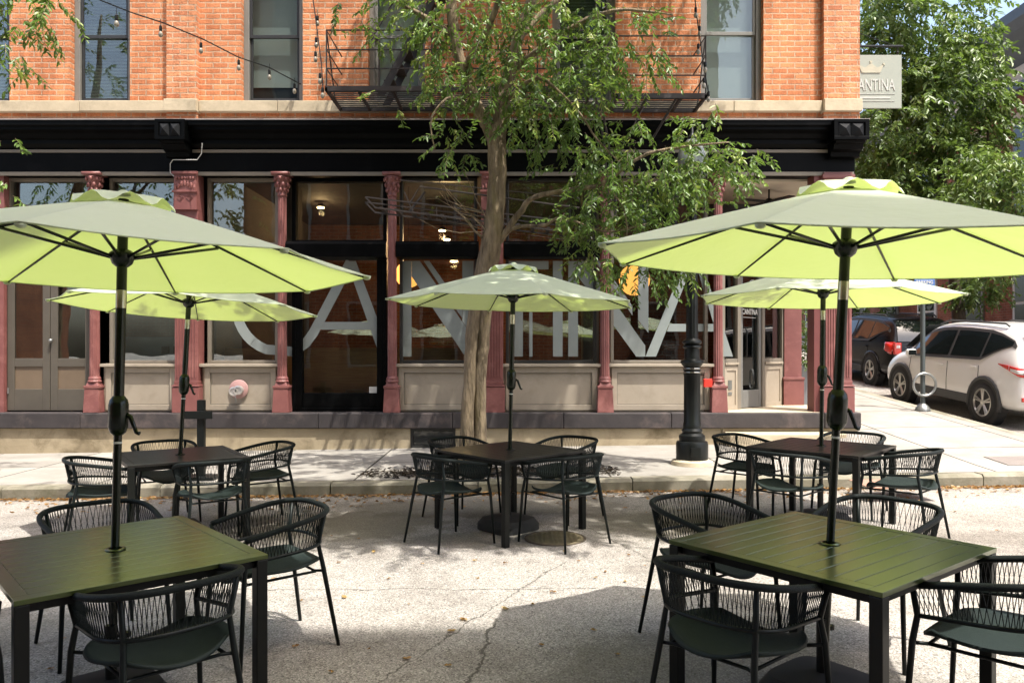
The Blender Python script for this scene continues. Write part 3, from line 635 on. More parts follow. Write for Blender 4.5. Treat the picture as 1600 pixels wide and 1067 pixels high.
# big window lettering
LB=MB()
def gx(u): return (u-800)*YG/1200
def gz(v): return 1.65+(548-v)*YG/1200
def lpoly(name,polys):
    b=MB()
    for k_,p in enumerate(polys): b.prism([(gx(u),gz(v)) for u,v in p],'y',YG-.008-.0007*(k_%9),YG-.003)
    B(b,name,LETM)
def stroke(pts,w):
    L=[];Rr=[]
    for i,p in enumerate(pts):
        a=pts[max(0,i-1)];c=pts[min(len(pts)-1,i+1)]; dx,dy=c[0]-a[0],c[1]-a[1]; d=math.hypot(dx,dy); nx,ny=-dy/d*w/2,dx/d*w/2
        L.append((p[0]+nx,p[1]+ny));Rr.append((p[0]-nx,p[1]-ny))
    return [[L[i],L[i+1],Rr[i+1],Rr[i]] for i in range(len(pts)-1)]
arc=[(440+70*math.cos(t),480-70*math.sin(t)) for t in [R(50+10*k) for k in range(21)]]
arc+=[(455,549),(466,545),(478,536),(490,520),(503,495),(548,409)]
lpoly('letter_c',stroke(arc,15))
lpoly('letter_a',[[(541,408),(556,408),(612,557),(594,557)],[(500,515),(506,503),(586,503),(592,515)]])
lpoly('letter_n',[[(629,408),(643,408),(643,557),(629,557)],[(643.2,408),(656,408),(740,528),(740,557),(727,557),(643.2,432)],[(662,408),(671,408),(722,481),(722,497)],[(722.5,408),(740,408),(740,527),(722.5,502)]])
lpoly('letter_t',[[(792,408),(857,408),(857,421),(792,421)],[(803,421.3),(817,421.3),(817,557),(803,557)],[(827,421.3),(832,421.3),(832,557),(827,557)]])
lpoly('letter_i',[[(864,408),(879,408),(879,557),(864,557)]])
lpoly('letter_n',[[(888,408),(903,408),(903,557),(888,557)],[(903.2,408),(915,408),(1008,540),(1008,557),(994,557),(903.2,432)],[(997,408),(1013,408),(1013,520),(997,500)],[(930,408),(939,408),(988,478),(988,493)]])
lpoly('letter_a',[[(1070,409),(1084,409),(1025,557),(1008.5,557)],[(1086,409),(1096,409),(1145,557),(1130,557)],[(1046,506),(1118,506),(1121,518),(1042,518)]])
# ---- interior things seen through the glass
bt=thing('wooden_booth',(-2,FY+.9,zpl-.02),'long honey wood booth partition behind the centre door and window','booth')
b=MB(); b.box(-3.75,-.25,FY+.55,FY+.62,zpl-.02,fz(546)); b.box(-3.8,-.2,FY+.53,FY+.66,fz(546)+.001,fz(546)+.03); b.build('backboard',WOOD,bt,world=True)
b=MB(); b.box(-3.7,-.3,FY+.65,FY+1.15,zpl+.3,zpl+.42); b.build('seat',WOOD,bt,world=True)
bt=thing('wooden_bench',(-4.3,FY+.8,zpl-.02),'low honey wood bench behind the window left of the centre door','bench')
b=MB(); b.box(-4.75,-3.95,FY+.6,FY+.68,zpl-.02,fz(544)); b.build('backboard',WOOD,bt,world=True); b=MB(); b.box(-4.75,-3.95,FY+.69,FY+1.1,zpl+.3,zpl+.42); b.build('seat',WOOD,bt,world=True)
GLO=emit('orange_globe_glow',(1,.42,.09),.85); BULBW=emit('warm_downlight',(1,.7,.35),14)
for x,z,yy,r,lab in((-1.86,3.02,FY+1.7,.24,'round orange globe lamp behind the window right of the black door'),(2.2,2.92,FY+1.7,.28,'round orange globe lamp behind the window beside the lamp post')):
    t=thing('pendant_lamp',(x,yy,z),lab,'lamp','orange globe lamps inside'); b=MB(); b.sphere((0,0,0),r,16,12); b.build('lamp_globe',GLO,t,smooth=True); b=MB(); b.tube([(0,0,r),(0,0,4.6-z)],.006,4); b.build('cord',BLK,t)
for u,v,lab in((501,324,'small warm dish lamp high in the black door transom'),(691,360,'upper small ceiling spot lamp above the right-hand booth'),(698,374,'lower small ceiling spot lamp behind the transom'),(714,399,'small round spot lamp just under the header bar'),(709,408,'small faint spot lamp lowest under the header bar')):
    yy=FY+3.2; t=thing('spot_lamp',((u-800)*yy/1200,yy,1.65+(548-v)*yy/1200),lab,'lamp','small spot lamps inside')
    b=MB(); b.lathe([(.07,-.015),(.065,.0)],(0,0,0),12); b.build('lamp_lens',BULBW,t); pl=bpy.data.lights.new('lamp_light','POINT'); pl.energy=9; pl.color=(1,.6,.28); pl.shadow_soft_size=.06; po=bpy.data.objects.new('lamp_light',pl); COL.objects.link(po); po.parent=t; po.location=(0,-.0,-.12); b=MB(); b.lathe([(.085,.002),(.05,.07),(.01,.08)],(0,0,0),12); b.tube([(0,0,.08),(0,0,4.6-t.location.z)],.006,4); b.build('lamp_shade',BLK,t)
t=thing('drinks_machine',(-5.9,FY+.9,zpl),'grey blue machine with small square buttons behind the left window','machine')
b=MB(); b.cbox((0,0,.6),(1.1,.5,1.2)); b.build('cabinet',M_('machine_grey',(.14,.19,.21),rough=.4),t,bevel=.02)
b=MB(); b.cbox((.15,-.26,.98),(.12,.02,.12)); b.cbox((.35,-.26,.98),(.12,.02,.12)); b.cbox((.27,-.26,.7),(.3,.02,.03)); b.build('button',DKFR,t)
# ================================================================ FIRE ESCAPE
FE=thing('fire_escape',(0,FY,5.3),'black iron fire escape platforms and railings above the shopfront','fire escape')
def F(b,name,parent=FE,mat=IRON,**k): return b.build(name,mat,parent,world=True,**k)
def platform(x0,x1,yf,z,rail_h):
    b=MB(); yb=FY-.14
    b.box(x0,x1,yf,yf+.035,z-.05,z+.02); b.box(x0,x1,yb-.03,yb,z-.05,z); b.box(x0,x0+.035,yf,yb,z-.05,z); b.box(x1-.035,x1,yf,yb,z-.05,z)
    n=int((yb-yf)/.085)
    for k in range(1,n): y=yf+(yb-yf)*k/n; b.box(x0,x1,y-.016,y+.016,z-.014,z-.004)
    x=x0+.45
    while x<x1-.2: b.box(x,x+.04,yf+.02,yb,z-.045,z-.014); x+=.5
    F(b,'platform')
    b=MB(); xs_=[x0+.02,x1-.02]; m=int((x1-x0)/.75)
    for k in range(m+1):
        x=x0+.02+(x1-x0-.04)*k/m; b.tube([(x,yf+.01,z),(x,yf+.01,z+rail_h)],.011,6)
    for zz in(rail_h,rail_h*.66,rail_h*.33): b.tube([(x0+.02,FY-.1,z+zz),(x0+.02,yf+.01,z+zz),(x1-.02,yf+.01,z+zz),(x1-.02,FY-.1,z+zz)],.0115,6)
    b.tube([(x0+.02,yf+.01,z+rail_h),(x0+.02,(yf+FY)/2,z)],.01,5); b.tube([(x1-.02,yf+.01,z+rail_h),(x1-.02,(yf+FY)/2+.1,z)],.01,5)
    F(b,'railing')
    k=MB()
    for x in(x0+.3,(x0+x1)/2,x1-.3): k.tube([(x,yf+.1,z-.05),(x,FY-.09,z-.05),(x,FY-.09,z-.5),(x,yf+.1,z-.05)],.014,4)
    return k
k=platform(-2.68,1.14,FY-1.1,5.42,.82)
k=platform(1.52,2.86,FY-.85,5.40,.86)
b=MB() # walkway between
b.box(1.14,1.52,FY-.5,FY-.47,5.37,5.41); b.box(1.14,1.52,FY-.2,FY-.17,5.37,5.41)
for q in range(6): b.box(1.14,1.52,FY-.47+q*.045,FY-.46+q*.045,5.39,5.4)
F(b,'walkway')
b=MB() # stair up
for dx in(0,.0):
    pass
for yy in(FY-.75,FY-.28):
    b.add([(-2.0,yy,5.42),(-1.88,yy,5.42),(-.55,yy,7.9),(-.67,yy,7.9),(-2.0,yy+.02,5.42),(-1.88,yy+.02,5.42),(-.55,yy+.02,7.9),(-.67,yy+.02,7.9)],[(0,1,2,3),(4,7,6,5),(0,3,7,4),(1,5,6,2),(0,4,5,1),(3,2,6,7)])
for q in range(1,11): x=-1.94+1.33*q/11.; z=5.42+2.48*q/11.; b.box(x-.08,x+.08,FY-.73,FY-.26,z,z+.012)
b.tube([(-2.1,FY-.76,6.2),(-.7,FY-.76,8.6)],.012,6)
F(b,'upper_stair')
b=MB() # drop stair held horizontal
ya,yb=10.75,11.2
def PZ(u,v,y): return ((u-800)*y/1200,y,1.65+(548-v)*y/1200)
for y,dv_ in((ya,0),(yb,8)):
    p=Vector(PZ(571,308+dv_,y)); q=Vector(PZ(905,348+dv_,y)); d=Vector((0,0,-.15))
    b.tube([tuple(p),tuple(q)],.013,4); b.tube([tuple(p),tuple(p+d+Vector((.14,0,0))),tuple(q+d)],.016,4)
    for k_ in range(1,9): c_=p+(q-p)*k_/9; b.tube([tuple(c_),tuple(c_+d)],.007,4)
p=Vector(PZ(571,312,ya));q=Vector(PZ(905,352,ya))
for k_ in range(1,14):
    c_=p+(q-p)*k_/14; b.cbox((c_.x,(ya+yb)/2+.02,c_.z-.08),(.05,yb-ya,.02))
F(b,'drop_stair')
b=MB()
b.tube([PZ(640,318,ya),PZ(656,292,ya),PZ(905,325,ya)],.012,6); b.tube([PZ(625,282,ya),PZ(655,284,ya),PZ(905,310,ya)],.007,5); b.tube([PZ(640,330,ya+.2),PZ(664,300,ya+.2)],.018,5)
b.tube([PZ(632,300,ya),PZ(645,330,ya)],.01,4)
F(b,'drop_stair_handrail')
b=MB()
for u0,u1 in((931,944),(938,951)): b.tube([PZ(u0,152,11.0),PZ(u1,225,11.2),PZ(u1+8,330,11.3)],.018,5)
b.tube([PZ(1014,152,11.2),PZ(960,252,11.3)],.009,5); b.tube([PZ(1058,152,11.3),PZ(1015,225,11.6)],.02,5); b.tube([PZ(962,350,11.3),PZ(962,285,11.3)],.015,5)
F(b,'hanger_rod')
# ================================================================ SMALL THINGS ON THE FACADE
t=thing('hose_connection',(fx(372),FY+.04,fz(608)),'round red wall plate with silver hose caps on the left bulkhead','hose connection')
b=MB(); b.m=Matrix.Rotation(R(90),4,'X'); b.lathe([(.15,0),(.15,.015),(.135,.025)],(0,0,0),24); b.build('wall_plate',M_('faded_red_plate',(.46,.27,.25),rough=.5),t,smooth='auto')
for dx,dz in((-.035,-.03),(.035,-.01)):
    b=MB(); b.m=Matrix.Translation((dx,0,dz))@Matrix.Rotation(R(90),4,'X'); b.lathe([(.055,.02),(.055,.10),(.072,.10),(.072,.15),(.05,.155),(.045,.14)],(0,0,0),18); b.build('hose_cap',M_('chrome_cap',(.62,.6,.57),rough=.3,metal=.6),t,smooth='auto')
b=MB(); b.tube([(-.01,-.15,-.08),(0,-.15,-.13),(.005,-.14,-.2)],.006,5); b.build('chain',GALV,t)
t=thing('alarm_box',(fx(1104),FY-.06,fz(598)),'small bright red alarm box beside the lamp post','alarm box')
b=MB(); b.cbox((0,0,0),(.13,.09,.13)); b.build('housing',REDBOX,t,bevel=.01); b=MB(); b.tube([(-.02,.02,-.05),(-.02,.10,-.08),(-.02,.10,-.45)],.008,5); b.tube([(-.02,.10,.06),(-.02,.10,.12),(-.1,.10,.13)],.007,5); b.build('conduit',BLK,t)
t=thing('wall_cable',(fx(290),FY-.42,fz(240)),'thin white wire looping round the left cornice bracket','cable')
b=MB(); b.tube([PZ(316,224,FY-.46),PZ(315,240,FY-.4),PZ(308,250,FY-.3),PZ(296,250,FY-.2),PZ(270,250,FY-.1),PZ(266,256,FY-.07),PZ(266,270,FY-.07),PZ(273,277,FY-.09)],.007,5); b.build('wire',WHT,t,world=True)
# hanging sign
HS=thing('hanging_sign',(XR,13.5,6.4),'pale square hanging sign with crown and CANTINA lettering off the brick corner','sign')
def pz(u,v,y=13.5): return ((u-800)*y/1200,1.65+(548-v)*y/1200)
x1,z0=pz(1408,170); z1=pz(1408,87)[1]; x0=x1-1.10
b=MB(); b.box(x0,x1,13.48,13.52,z0,z1); b.build('panel',SIGN,HS,world=True,bevel=.004)
b=MB(); b.tube([(XR,13.5,z1+.16),(x1+.03,13.5,z1+.16)],.02,8); b.tube([(XR,13.5,z1+.62),(x1-.08,13.5,z1+.16)],.007,5)
for x in(x0+.15,x1-.06): b.tube([(x,13.5,z1+.16),(x,13.5,z1)],.008,5); b.sphere((x,13.5,z1+.05),.022,8,6)
b.build('sign_bracket',BLK,HS,world=True)
tc=(x0+x1)/2
text_mesh('sign_lettering','CANTINA',.285,SIGNL,HS,(x1-.12-.385,13.474,z0+.40),(R(90),0,0),width=.77)
tc0=tc; tc=6.30
b=MB(); cz=z0+.62
b.prism([(tc-0.163,cz),(tc+0.163,cz),(tc+0.224,cz+.15),(tc+0.116,cz+.09),(tc+0.088,cz+.1),(tc,cz+.17),(tc-0.088,cz+.1),(tc-0.116,cz+.09),(tc-0.224,cz+.15)],'y',13.470,13.478)
for xx_,zz_ in((tc-0.224,cz+.15),(tc,cz+.19),(tc+0.224,cz+.15)): b.cbox((xx_,13.474,zz_),(.04,.008,.04),0)
b.build('crown_emblem',SIGNG,HS,world=True); tc=tc0
b=MB(); b.box(x0+.12,x1-.12,13.474,13.479,z0+.245,z0+.252); b.box(x0+.12,x1-.12,13.474,13.479,z0+.12,z0+.127); b.box(x0+.2,x1-.2,13.474,13.479,z0+.17,z0+.2); b.build('sign_rule',SIGNL,HS,world=True)
# string lights
BULB=M_('clear_bulb',(.26,.24,.19),rough=.08,spec=.9)
def strlights(lab,pts,bulbs,y,sag=0):
    p=[Vector(PZ(u,v,y_)) for u,v,y_ in pts]
    t=thing('string_lights',tuple(p[0]),lab,'string lights','strings of bulbs on black cable')
    b=MB(); b.tube([tuple(q) for q in p],.009,5); b.build('cable',BLK,t,world=True)
    for u,v,y_ in bulbs:
        c=Vector(PZ(u,v,y_)); b=MB(); b.tube([tuple(c+Vector((0,0,.12))),tuple(c)],.004,4); b.lathe([(.012,.03),(.02,.02),(.022,-.03),(.017,-.045)],tuple(c),8); s=b.build('bulb_socket',BLK,t,world=True)
        b=MB(); b.lathe([(.012,-.045),(.026,-.07),(.03,-.095),(.022,-.118),(.006,-.13)],tuple(c),10); b.build('bulb',BULB,s,world=True,smooth=True)
strlights('sagging black bulb string crossing the upper left brick wall',[(120,-25,9.6),(155,0,9.8),(205,20,10.1),(255,36,10.4),(318,62,10.8),(373,90,11.2),(421,106,11.6),(470,132,12.0)],[(182,27,9.9),(251,44,10.4),(314,70,10.8),(373,97,11.2),(421,112,11.6),(460,134,11.95)],11)
strlights('black bulb string hanging beside the left end of the fire escape',[(486,-20,11.6),(492,20,11.5),(497,60,11.4),(502,100,11.2),(505,145,11.0)],[(496,28,11.5),(494,62,11.4),(493,84,11.3),(500,118,11.1),(504,140,11.0)],11)
strlights('black bulb string hanging at the right end of the fire escape',[(1084,-20,11.4),(1088,20,11.3),(1092,50,11.2),(1098,90,11.1),(1104,130,11.1),(1108,150,11.1)],[(1087,15,11.3),(1093,44,11.2),(1091,72,11.2),(1102,100,11.1),(1100,125,11.1),(1107,146,11.1)],11)
# ================================================================ OPPOSITE BUILDING (behind the camera)
OP=thing('brick_building',(-8,-2.6,0),'dark brick building across the street behind the viewer, mirrored in the shop windows','building')
HB=22.4; xe=7.3
b=MB(); b.box(-9.5,xe,-12,-2.6,-.5,HB); b.box(-40,-21,-12,-2.7,-.5,8); b.build('wall',BRKDARK,OP,world=True)
b=MB(); b.box(-9.7,xe+.2,-2.59,-2.35,HB-.5,HB); b.box(-9.5,xe+.05,-2.59,-2.45,4.3,4.7); b.build('cornice',FASC,OP,world=True)
for i in range(6):
    for j in range(5):
        x=5.2-i*2.6; z=1.1 if j==0 else 1.9+3.6*j
        b=MB(); b.box(x-.65,x+.65,-2.598,-2.54,z,z+2.3); W=b.build('window',WFR,OP,world=True)
        b=MB(); b.box(x-.55,x+.55,-2.54,-2.53,z+.1,z+2.2); b.build('pane',GLC,W,world=True)
# ================================================================ RIGHT BACKGROUND BUILDING
RB=thing('brick_building',(15,22,1),'red brick building with dark bracketed cornice across the side street on the right','building')
b=MB(); b.box(15.0,24,12.5,60,-.5,9.9); b.build('wall',BRKR,RB,world=True)
b=MB()
b.prism([(15.0,10.0),(14.35,10.75),(14.2,11.0),(14.2,11.3),(15.6,11.3),(15.6,10.0)],'y',12.3,60); b.prism([(15.0,9.2),(14.8,9.3),(14.8,9.5),(15.0,9.55)],'y',12.4,60); RC=b.build('cornice',M_('slate_blue_paint',(.09,.11,.13),rough=.5),RB,world=True)
b=MB(); b.box(14.93,15.01,12.45,60,9.56,10.02); b.build('frieze',CREAM,RC,world=True)
b=MB(); y=13.
while y<59: b.prism([(15.0,9.55),(14.86,9.55),(14.8,9.75),(14.55,9.95),(14.5,10.05),(15.0,10.05)],'y',y,y+.2); y+=1.7
b.build('cornice_bracket',CREAM,RC,world=True)
random.seed(4)
for i in range(17):
    y=14.2+i*2.7
    for j,(z0_,z1_) in enumerate(((1.9,4.2),(5.6,8.4))):
        z0_+=.0; b=MB(); b.box(14.94,15.02,y-.62,y+.62,z0_,z1_); W=b.build('window',WHT if (j==0 and i%2) else WFR,RB,world=True)
        b=MB(); b.box(14.92,14.945,y-.5,y+.5,z0_+.1,(z0_+z1_)/2-.04); b.box(14.92,14.945,y-.5,y+.5,(z0_+z1_)/2+.04,z1_-.1); b.build('pane',GLC,W,world=True)
        b=MB(); b.box(14.88,15.02,y-.75,y+.75,z0_-.16,z0_-.001); b.build('sill',STONE,W,world=True); b=MB(); b.box(14.9,15.02,y-.72,y+.72,z1_+.001,z1_+.25); b.build('lintel',STONE,W,world=True)
# fire escape on it
t=thing('fire_escape',(14.5,23.5,6),'dark fire escape balcony on the red brick building across the side street','fire escape')
b=MB(); b.box(13.9,14.98,21.3,25,5.0,5.08); b.build('platform',IRON,t,world=True); b=MB()
for z in(5.4,5.75,6.1): b.tube([(14.95,21.35,z),(13.93,21.35,z),(13.93,24.95,z),(14.95,24.95,z)],.02,5)
for k in range(16): y=21.35+3.6*k/15; b.tube([(13.93,y,5.05),(13.93,y,6.1)],.012,4)
b.build('railing',IRON,t,world=True)
# ================================================================ LAMP POST
lx,ly=2.34,9.98; lz=G(lx,ly)+CH
LP=thing('lamp_post',(lx,ly,lz),'black fluted cast iron street lamp on a round concrete footing','street lamp')
b=MB(); b.lathe([(.27,0),(.26,.05),(.20,.07)],(0,0,0),32); b.build('footing',STONE,LP,smooth='auto')
b=MB(); b.lathe([(.20,.06),(.205,.08),(.205,.27),(.195,.30),(.165,.31),(.17,.34),(.165,.38),(.15,.39),(.125,.41),(.135,.44),(.12,.47)],(0,0,0),28)
b.box(-.06,.06,-.212,-.19,.12,.24); b.build('base',BLK,LP,smooth='auto')
b=MB(); b.lathe([(.115,.47),(.115,.52),(.108,.55),(.105,1.15),(.11,1.17)],(0,0,0),32,flute=.09,fr=(.54,1.16)); b.build('lower_shaft',BLK,LP,smooth='auto')
b=MB(); b.lathe([(.11,1.17),(.115,1.19),(.105,1.21),(.118,1.23),(.105,1.25),(.11,1.27),(.15,1.32),(.145,1.345),(.10,1.37),(.095,1.5),(.12,1.52),(.115,1.54),(.095,1.55),(.125,1.575),(.12,1.6),(.08,1.63)],(0,0,0),28); b.build('collar',BLK,LP,smooth='auto')
b=MB(); b.lathe([(.078,1.63),(.075,2.2),(.062,3.35),(.06,3.5)],(0,0,0),28,flute=.1,fr=(1.64,3.4)); b.lathe([(.07,3.4),(.10,3.43),(.07,3.46),(.06,3.5),(.12,3.58),(.13,3.62)],(0,0,0),20); b.build('upper_shaft',BLK,LP,smooth='auto')
b=MB(); b.lathe([(.12,3.62),(.19,3.75),(.21,3.9),(.17,4.08),(.06,4.22)],(0,0,0),20); b.build('lamp_globe',M_('frosted_globe',(.16,.18,.17),rough=.15),LP,smooth=True)
b=MB(); b.lathe([(.07,4.215),(.05,4.25),(.02,4.3),(.015,4.38),(.0,4.4)],(0,0,0),16); b.build('finial',BLK,LP,smooth=True)
for z in(1.195,1.245):
    b=MB(); b.lathe([(.117,z-.006),(.119,z),(.117,z+.006)],(0,0,0),28,cap=False); b.build('brass_band',CHROME,LP)
# post with crossbar
x,y=-3.77,9.32; t=thing('barrier_post',(x,y,G(x,y)+CH),'short black wooden post with a crossbar behind the left rear table','post')
b=MB(); b.cbox((0,0,.48),(.085,.07,.96)); b.build('post',BLK,t,bevel=.005); b=MB(); b.cbox((-.03,-.05,.78),(.36,.03,.095)); b.build('crossbar',BLK,t,bevel=.004); b=MB(); b.cbox((0,0,.02),(.4,.3,.04)); b.build('foot',BLK,t,bevel=.004)
# manholes
x,y=gpt(868,841); t=thing('manhole_cover',(x,y,G(x,y)+.004),'small round rusty utility cover in the asphalt by the centre table','manhole cover')
b=MB(); b.lathe([(.27,-.01),(.27,.004),(.255,.006),(.25,.002)],(0,0,0),36); b.build('rim',M_('rusty_iron',(.12,.09,.06),(.07,.055,.04),scale=9,rough=.8),t); 
b=MB(); b.lathe([(.245,-.01),(.245,.004)],(0,0,0),36)
for i in range(-5,6):
    for j in range(-5,6):
        if i*i+j*j<27: b.cbox((i*.042,j*.042,.006),(.022,.022,.006))
b.build('lid',M_('ochre_iron',(.20,.165,.09),(.12,.10,.06),scale=12,rough=.85),t)
def plate(name,u0,v0,w,h,lab,mat):
    x,y=gpt(u0,v0,.145); z=G(x,y)+CH+.006; t=thing(name,(x,y,z),lab,'access cover'); b=MB(); b.v=[(sx*w/2,sy*h/2,G(x+sx*w/2,y+sy*h/2)+CH+.006-z) for sx,sy in((-1,-1),(1,-1),(1,1),(-1,1))]; b.f=[(0,1,2,3)]
    b.build('plate',mat,t,solid=.006); return t
plate('access_cover',1397,636,.75,.55,'brownish square brick patch cover beside the ring pole',M_('rust_patch',(.36,.20,.15),(.3,.17,.12),rough=.9))
plate('access_cover',1590,720,.55,.5,'ribbed dark metal plate in the sidewalk at the right edge',M_('tread_plate',(.22,.19,.17),rough=.6,bp=.5,bs=60))
# parking pole with ring
x,y=7.38,13.8; t=thing('bike_ring_pole',(x,y,G(x,y)+CH),'grey steel pole with bicycle ring and small blue sign by the curb','pole')
b=MB(); b.lathe([(.13,0),(.125,.04),(.08,.10),(.045,.13)],(0,0,0),20); b.build('foot',GALV,t,smooth='auto')
b=MB(); b.tube([(0,0,.05),(0,0,2.45)],.042,12); b.build('pole',M_('grey_pole_paint',(.07,.085,.085),rough=.45),t,smooth='auto')
b=MB(); b.tube([(.20*math.cos(a_),-.06,.47+.20*math.sin(a_)) for a_ in [2*math.pi*k/28 for k in range(28)]],.022,8,closed=True); b.cbox((0,-.03,.66),(.06,.06,.05)); b.cbox((0,-.03,.28),(.06,.06,.05)); b.build('bike_ring',GALV,t,smooth='auto')
b=MB(); b.cbox((0,-.055,2.28),(.37,.02,.15)); bs_=b.build('blue_sign',BLUE,t,bevel=.02)
text_mesh('sign_lettering','PARKING',.085,WHT,t,(0,-.068,2.30),(R(90),0,0),xs=.85,world=False)
b=MB(); b.cbox((0,-.055,2.49),(.37,.02,.16)); b.build('white_sign',WHT,t,bevel=.02)
# planter behind corner pier
x,y=5.85,14.9; x=(1262-800)/1200*14.9; t=thing('planter',(x,y,G(x,y)+CH),'tall tapered grey planter seen between the maroon piers','planter')
b=MB(); b.cbox((0,0,.38),(.30,.30,.76),top=(1.35,1.35)); b.build('pot',POT,t,bevel=.01); b=MB(); b.cbox((0,0,.76),(.36,.36,.02)); b.build('soil',MULCH,t)
rng=np.random.default_rng(3)
sh=thing('potted_shrub',(x,y,G(x,y)+CH+.75),'upright green shrub growing in the grey planter','shrub')
P,D,T,tn=sprays(rng,[((x,y,G(x,y)+1.7),(.28,.28,.75),150),((x,y-.05,G(x,y)+1.0),(.26,.26,.12),40)],per=9,tl=.2,droop=-.3)
leaf_mesh('foliage',LEAFB,P,D,.07,.03,rng,sh,off=sh.location,tone=tn); b=MB(); b.tube([(0,0,0),(.02,0,.5),(0,0,1.3)],[.03,.02,.008],6); b.build('stem',BARKD,sh)
# ================================================================ TREES
rng=np.random.default_rng(11)
tx,ty=-.50,9.55; tz=G(tx,ty)+CH
TR=thing('street_tree',(tx,ty,tz),'leafy street tree with a twin-stemmed trunk in the sidewalk before the shopfront','tree')
def wob(pts,rad,k,amp,rngs):
    return pts
b=MB()
def tb(pts,rad,n=14,sub=5,jit=.012):
    P=[Vector(p) for p in pts]; out=[];rr=[]
    for i in range(len(P)-1):
        p0=P[max(0,i-1)];p1=P[i];p2=P[i+1];p3=P[min(len(P)-1,i+2)]
        for s in range(sub):
            t=s/sub; q=.5*((2*p1)+(-p0+p2)*t+(2*p0-5*p1+4*p2-p3)*t*t+(-p0+3*p1-3*p2+p3)*t**3)
            r=rad[i]+(rad[i+1]-rad[i])*t; q=q+Vector((rng.normal(0,jit*.5),rng.normal(0,jit*.5),0)); out.append(tuple(q)); rr.append(r*(1+rng.normal(0,.03)))
    out.append(tuple(P[-1])); rr.append(rad[-1]); return out,rr
def addb(b,pts,rad,n=12,sub=5,jit=.01): o,r=tb(pts,rad,n,sub,jit); b.tube(o,r,n)
addb(b,[(-.60,ty,tz-.1),(-.56,ty,.6),(-.53,ty,1.2),(-.50,ty,1.8),(-.42,ty,2.4),(-.30,ty,2.9)],[.13,.088,.078,.08,.09,.10],14)
addb(b,[(-.42,ty+.03,tz-.1),(-.40,ty+.02,.6),(-.39,ty+.02,1.3),(-.36,ty+.02,1.8),(-.31,ty,2.4),(-.25,ty,2.9)],[.12,.08,.07,.078,.09,.10],14)
addb(b,[(-.36,ty,2.45),(-.27,ty,2.9),(-.21,ty,3.4),(-.18,ty,3.9),(-.19,ty,4.3)],[.12,.132,.118,.11,.115],18)
addb(b,[(-.19,ty,4.2),(-.30,ty,4.45),(-.42,ty-.05,4.65),(-.60,ty-.1,5.1),(-.70,ty-.15,5.5),(-.76,ty-.2,6.1),(-.9,ty-.4,8),(-1.4,ty-.8,10)],[.11,.085,.075,.07,.065,.07,.05,.015])
addb(b,[(-.19,ty,4.2),(-.13,ty,4.7),(-.03,ty,5.1),(.07,ty-.05,5.5),(.28,ty-.1,6.1),(.8,ty-.8,8),(1.4,ty-1.3,10.3)],[.11,.095,.08,.075,.07,.055,.015])
br=[([(-.22,ty,2.95),(-.05,ty-.05,3.15),(.12,ty-.1,3.38),(.28,ty-.2,3.52),(.70,ty-.4,3.57),(1.08,ty-.5,3.62),(1.6,ty-.6,3.95),(2.5,ty-.7,4.05)],[.05,.045,.036,.032,.028,.026,.02,.008]),
([(-.1,ty-.05,3.12),(.12,ty-.1,3.18),(.40,ty-.25,3.17),(.62,ty-.35,3.25),(1.1,ty-.5,3.05),(1.6,ty-.5,3.15)],[.03,.025,.02,.016,.012,.006]),
([(-.70,ty-.15,5.5),(-1.2,ty-.3,5.75),(-1.9,ty-.5,6.0),(-2.6,ty-.6,6.1)],[.04,.028,.02,.008]),
([(-.6,ty-.1,5.1),(-.2,ty-.6,5.6),(.1,ty-1.2,6.4),(.6,ty-2.2,7.6)],[.04,.035,.03,.01]),
([(-.03,ty,5.1),(.6,ty-.2,5.5),(1.2,ty-.4,5.7),(1.9,ty-.5,5.6)],[.045,.035,.022,.008]),
([(.07,ty-.05,5.5),(.5,ty+.1,6.0),(1.3,ty+.2,6.6)],[.05,.035,.02]),
([(-.3,ty,4.45),(-.7,ty-.3,4.7),(-.95,ty-.5,4.4),(-.9,ty-.55,4.0)],[.03,.02,.012,.006]),
([(-.13,ty,4.7),(.3,ty-.4,4.9),(.75,ty-.5,4.5),(1.0,ty-.6,4.1),(1.3,ty-.6,3.8)],[.03,.022,.015,.01,.005]),
([(.8,ty-.8,8),(2.2,ty-1.8,8.6),(3.4,ty-2.2,8.7)],[.05,.03,.01]),([(.3,ty-.5,6.6),(.9,ty-2.0,7.3),(1.3,ty-3.6,7.9)],[.05,.035,.01]),([(-.85,ty-.3,7.2),(-1.8,ty-1.2,8),(-2.2,ty-2,8.3)],[.04,.025,.01]),
([(1.08,ty-.5,3.62),(1.3,ty-.6,3.3),(1.35,ty-.6,2.9)],[.015,.01,.005])]
for p,r in br: addb(b,p,r,8,4)
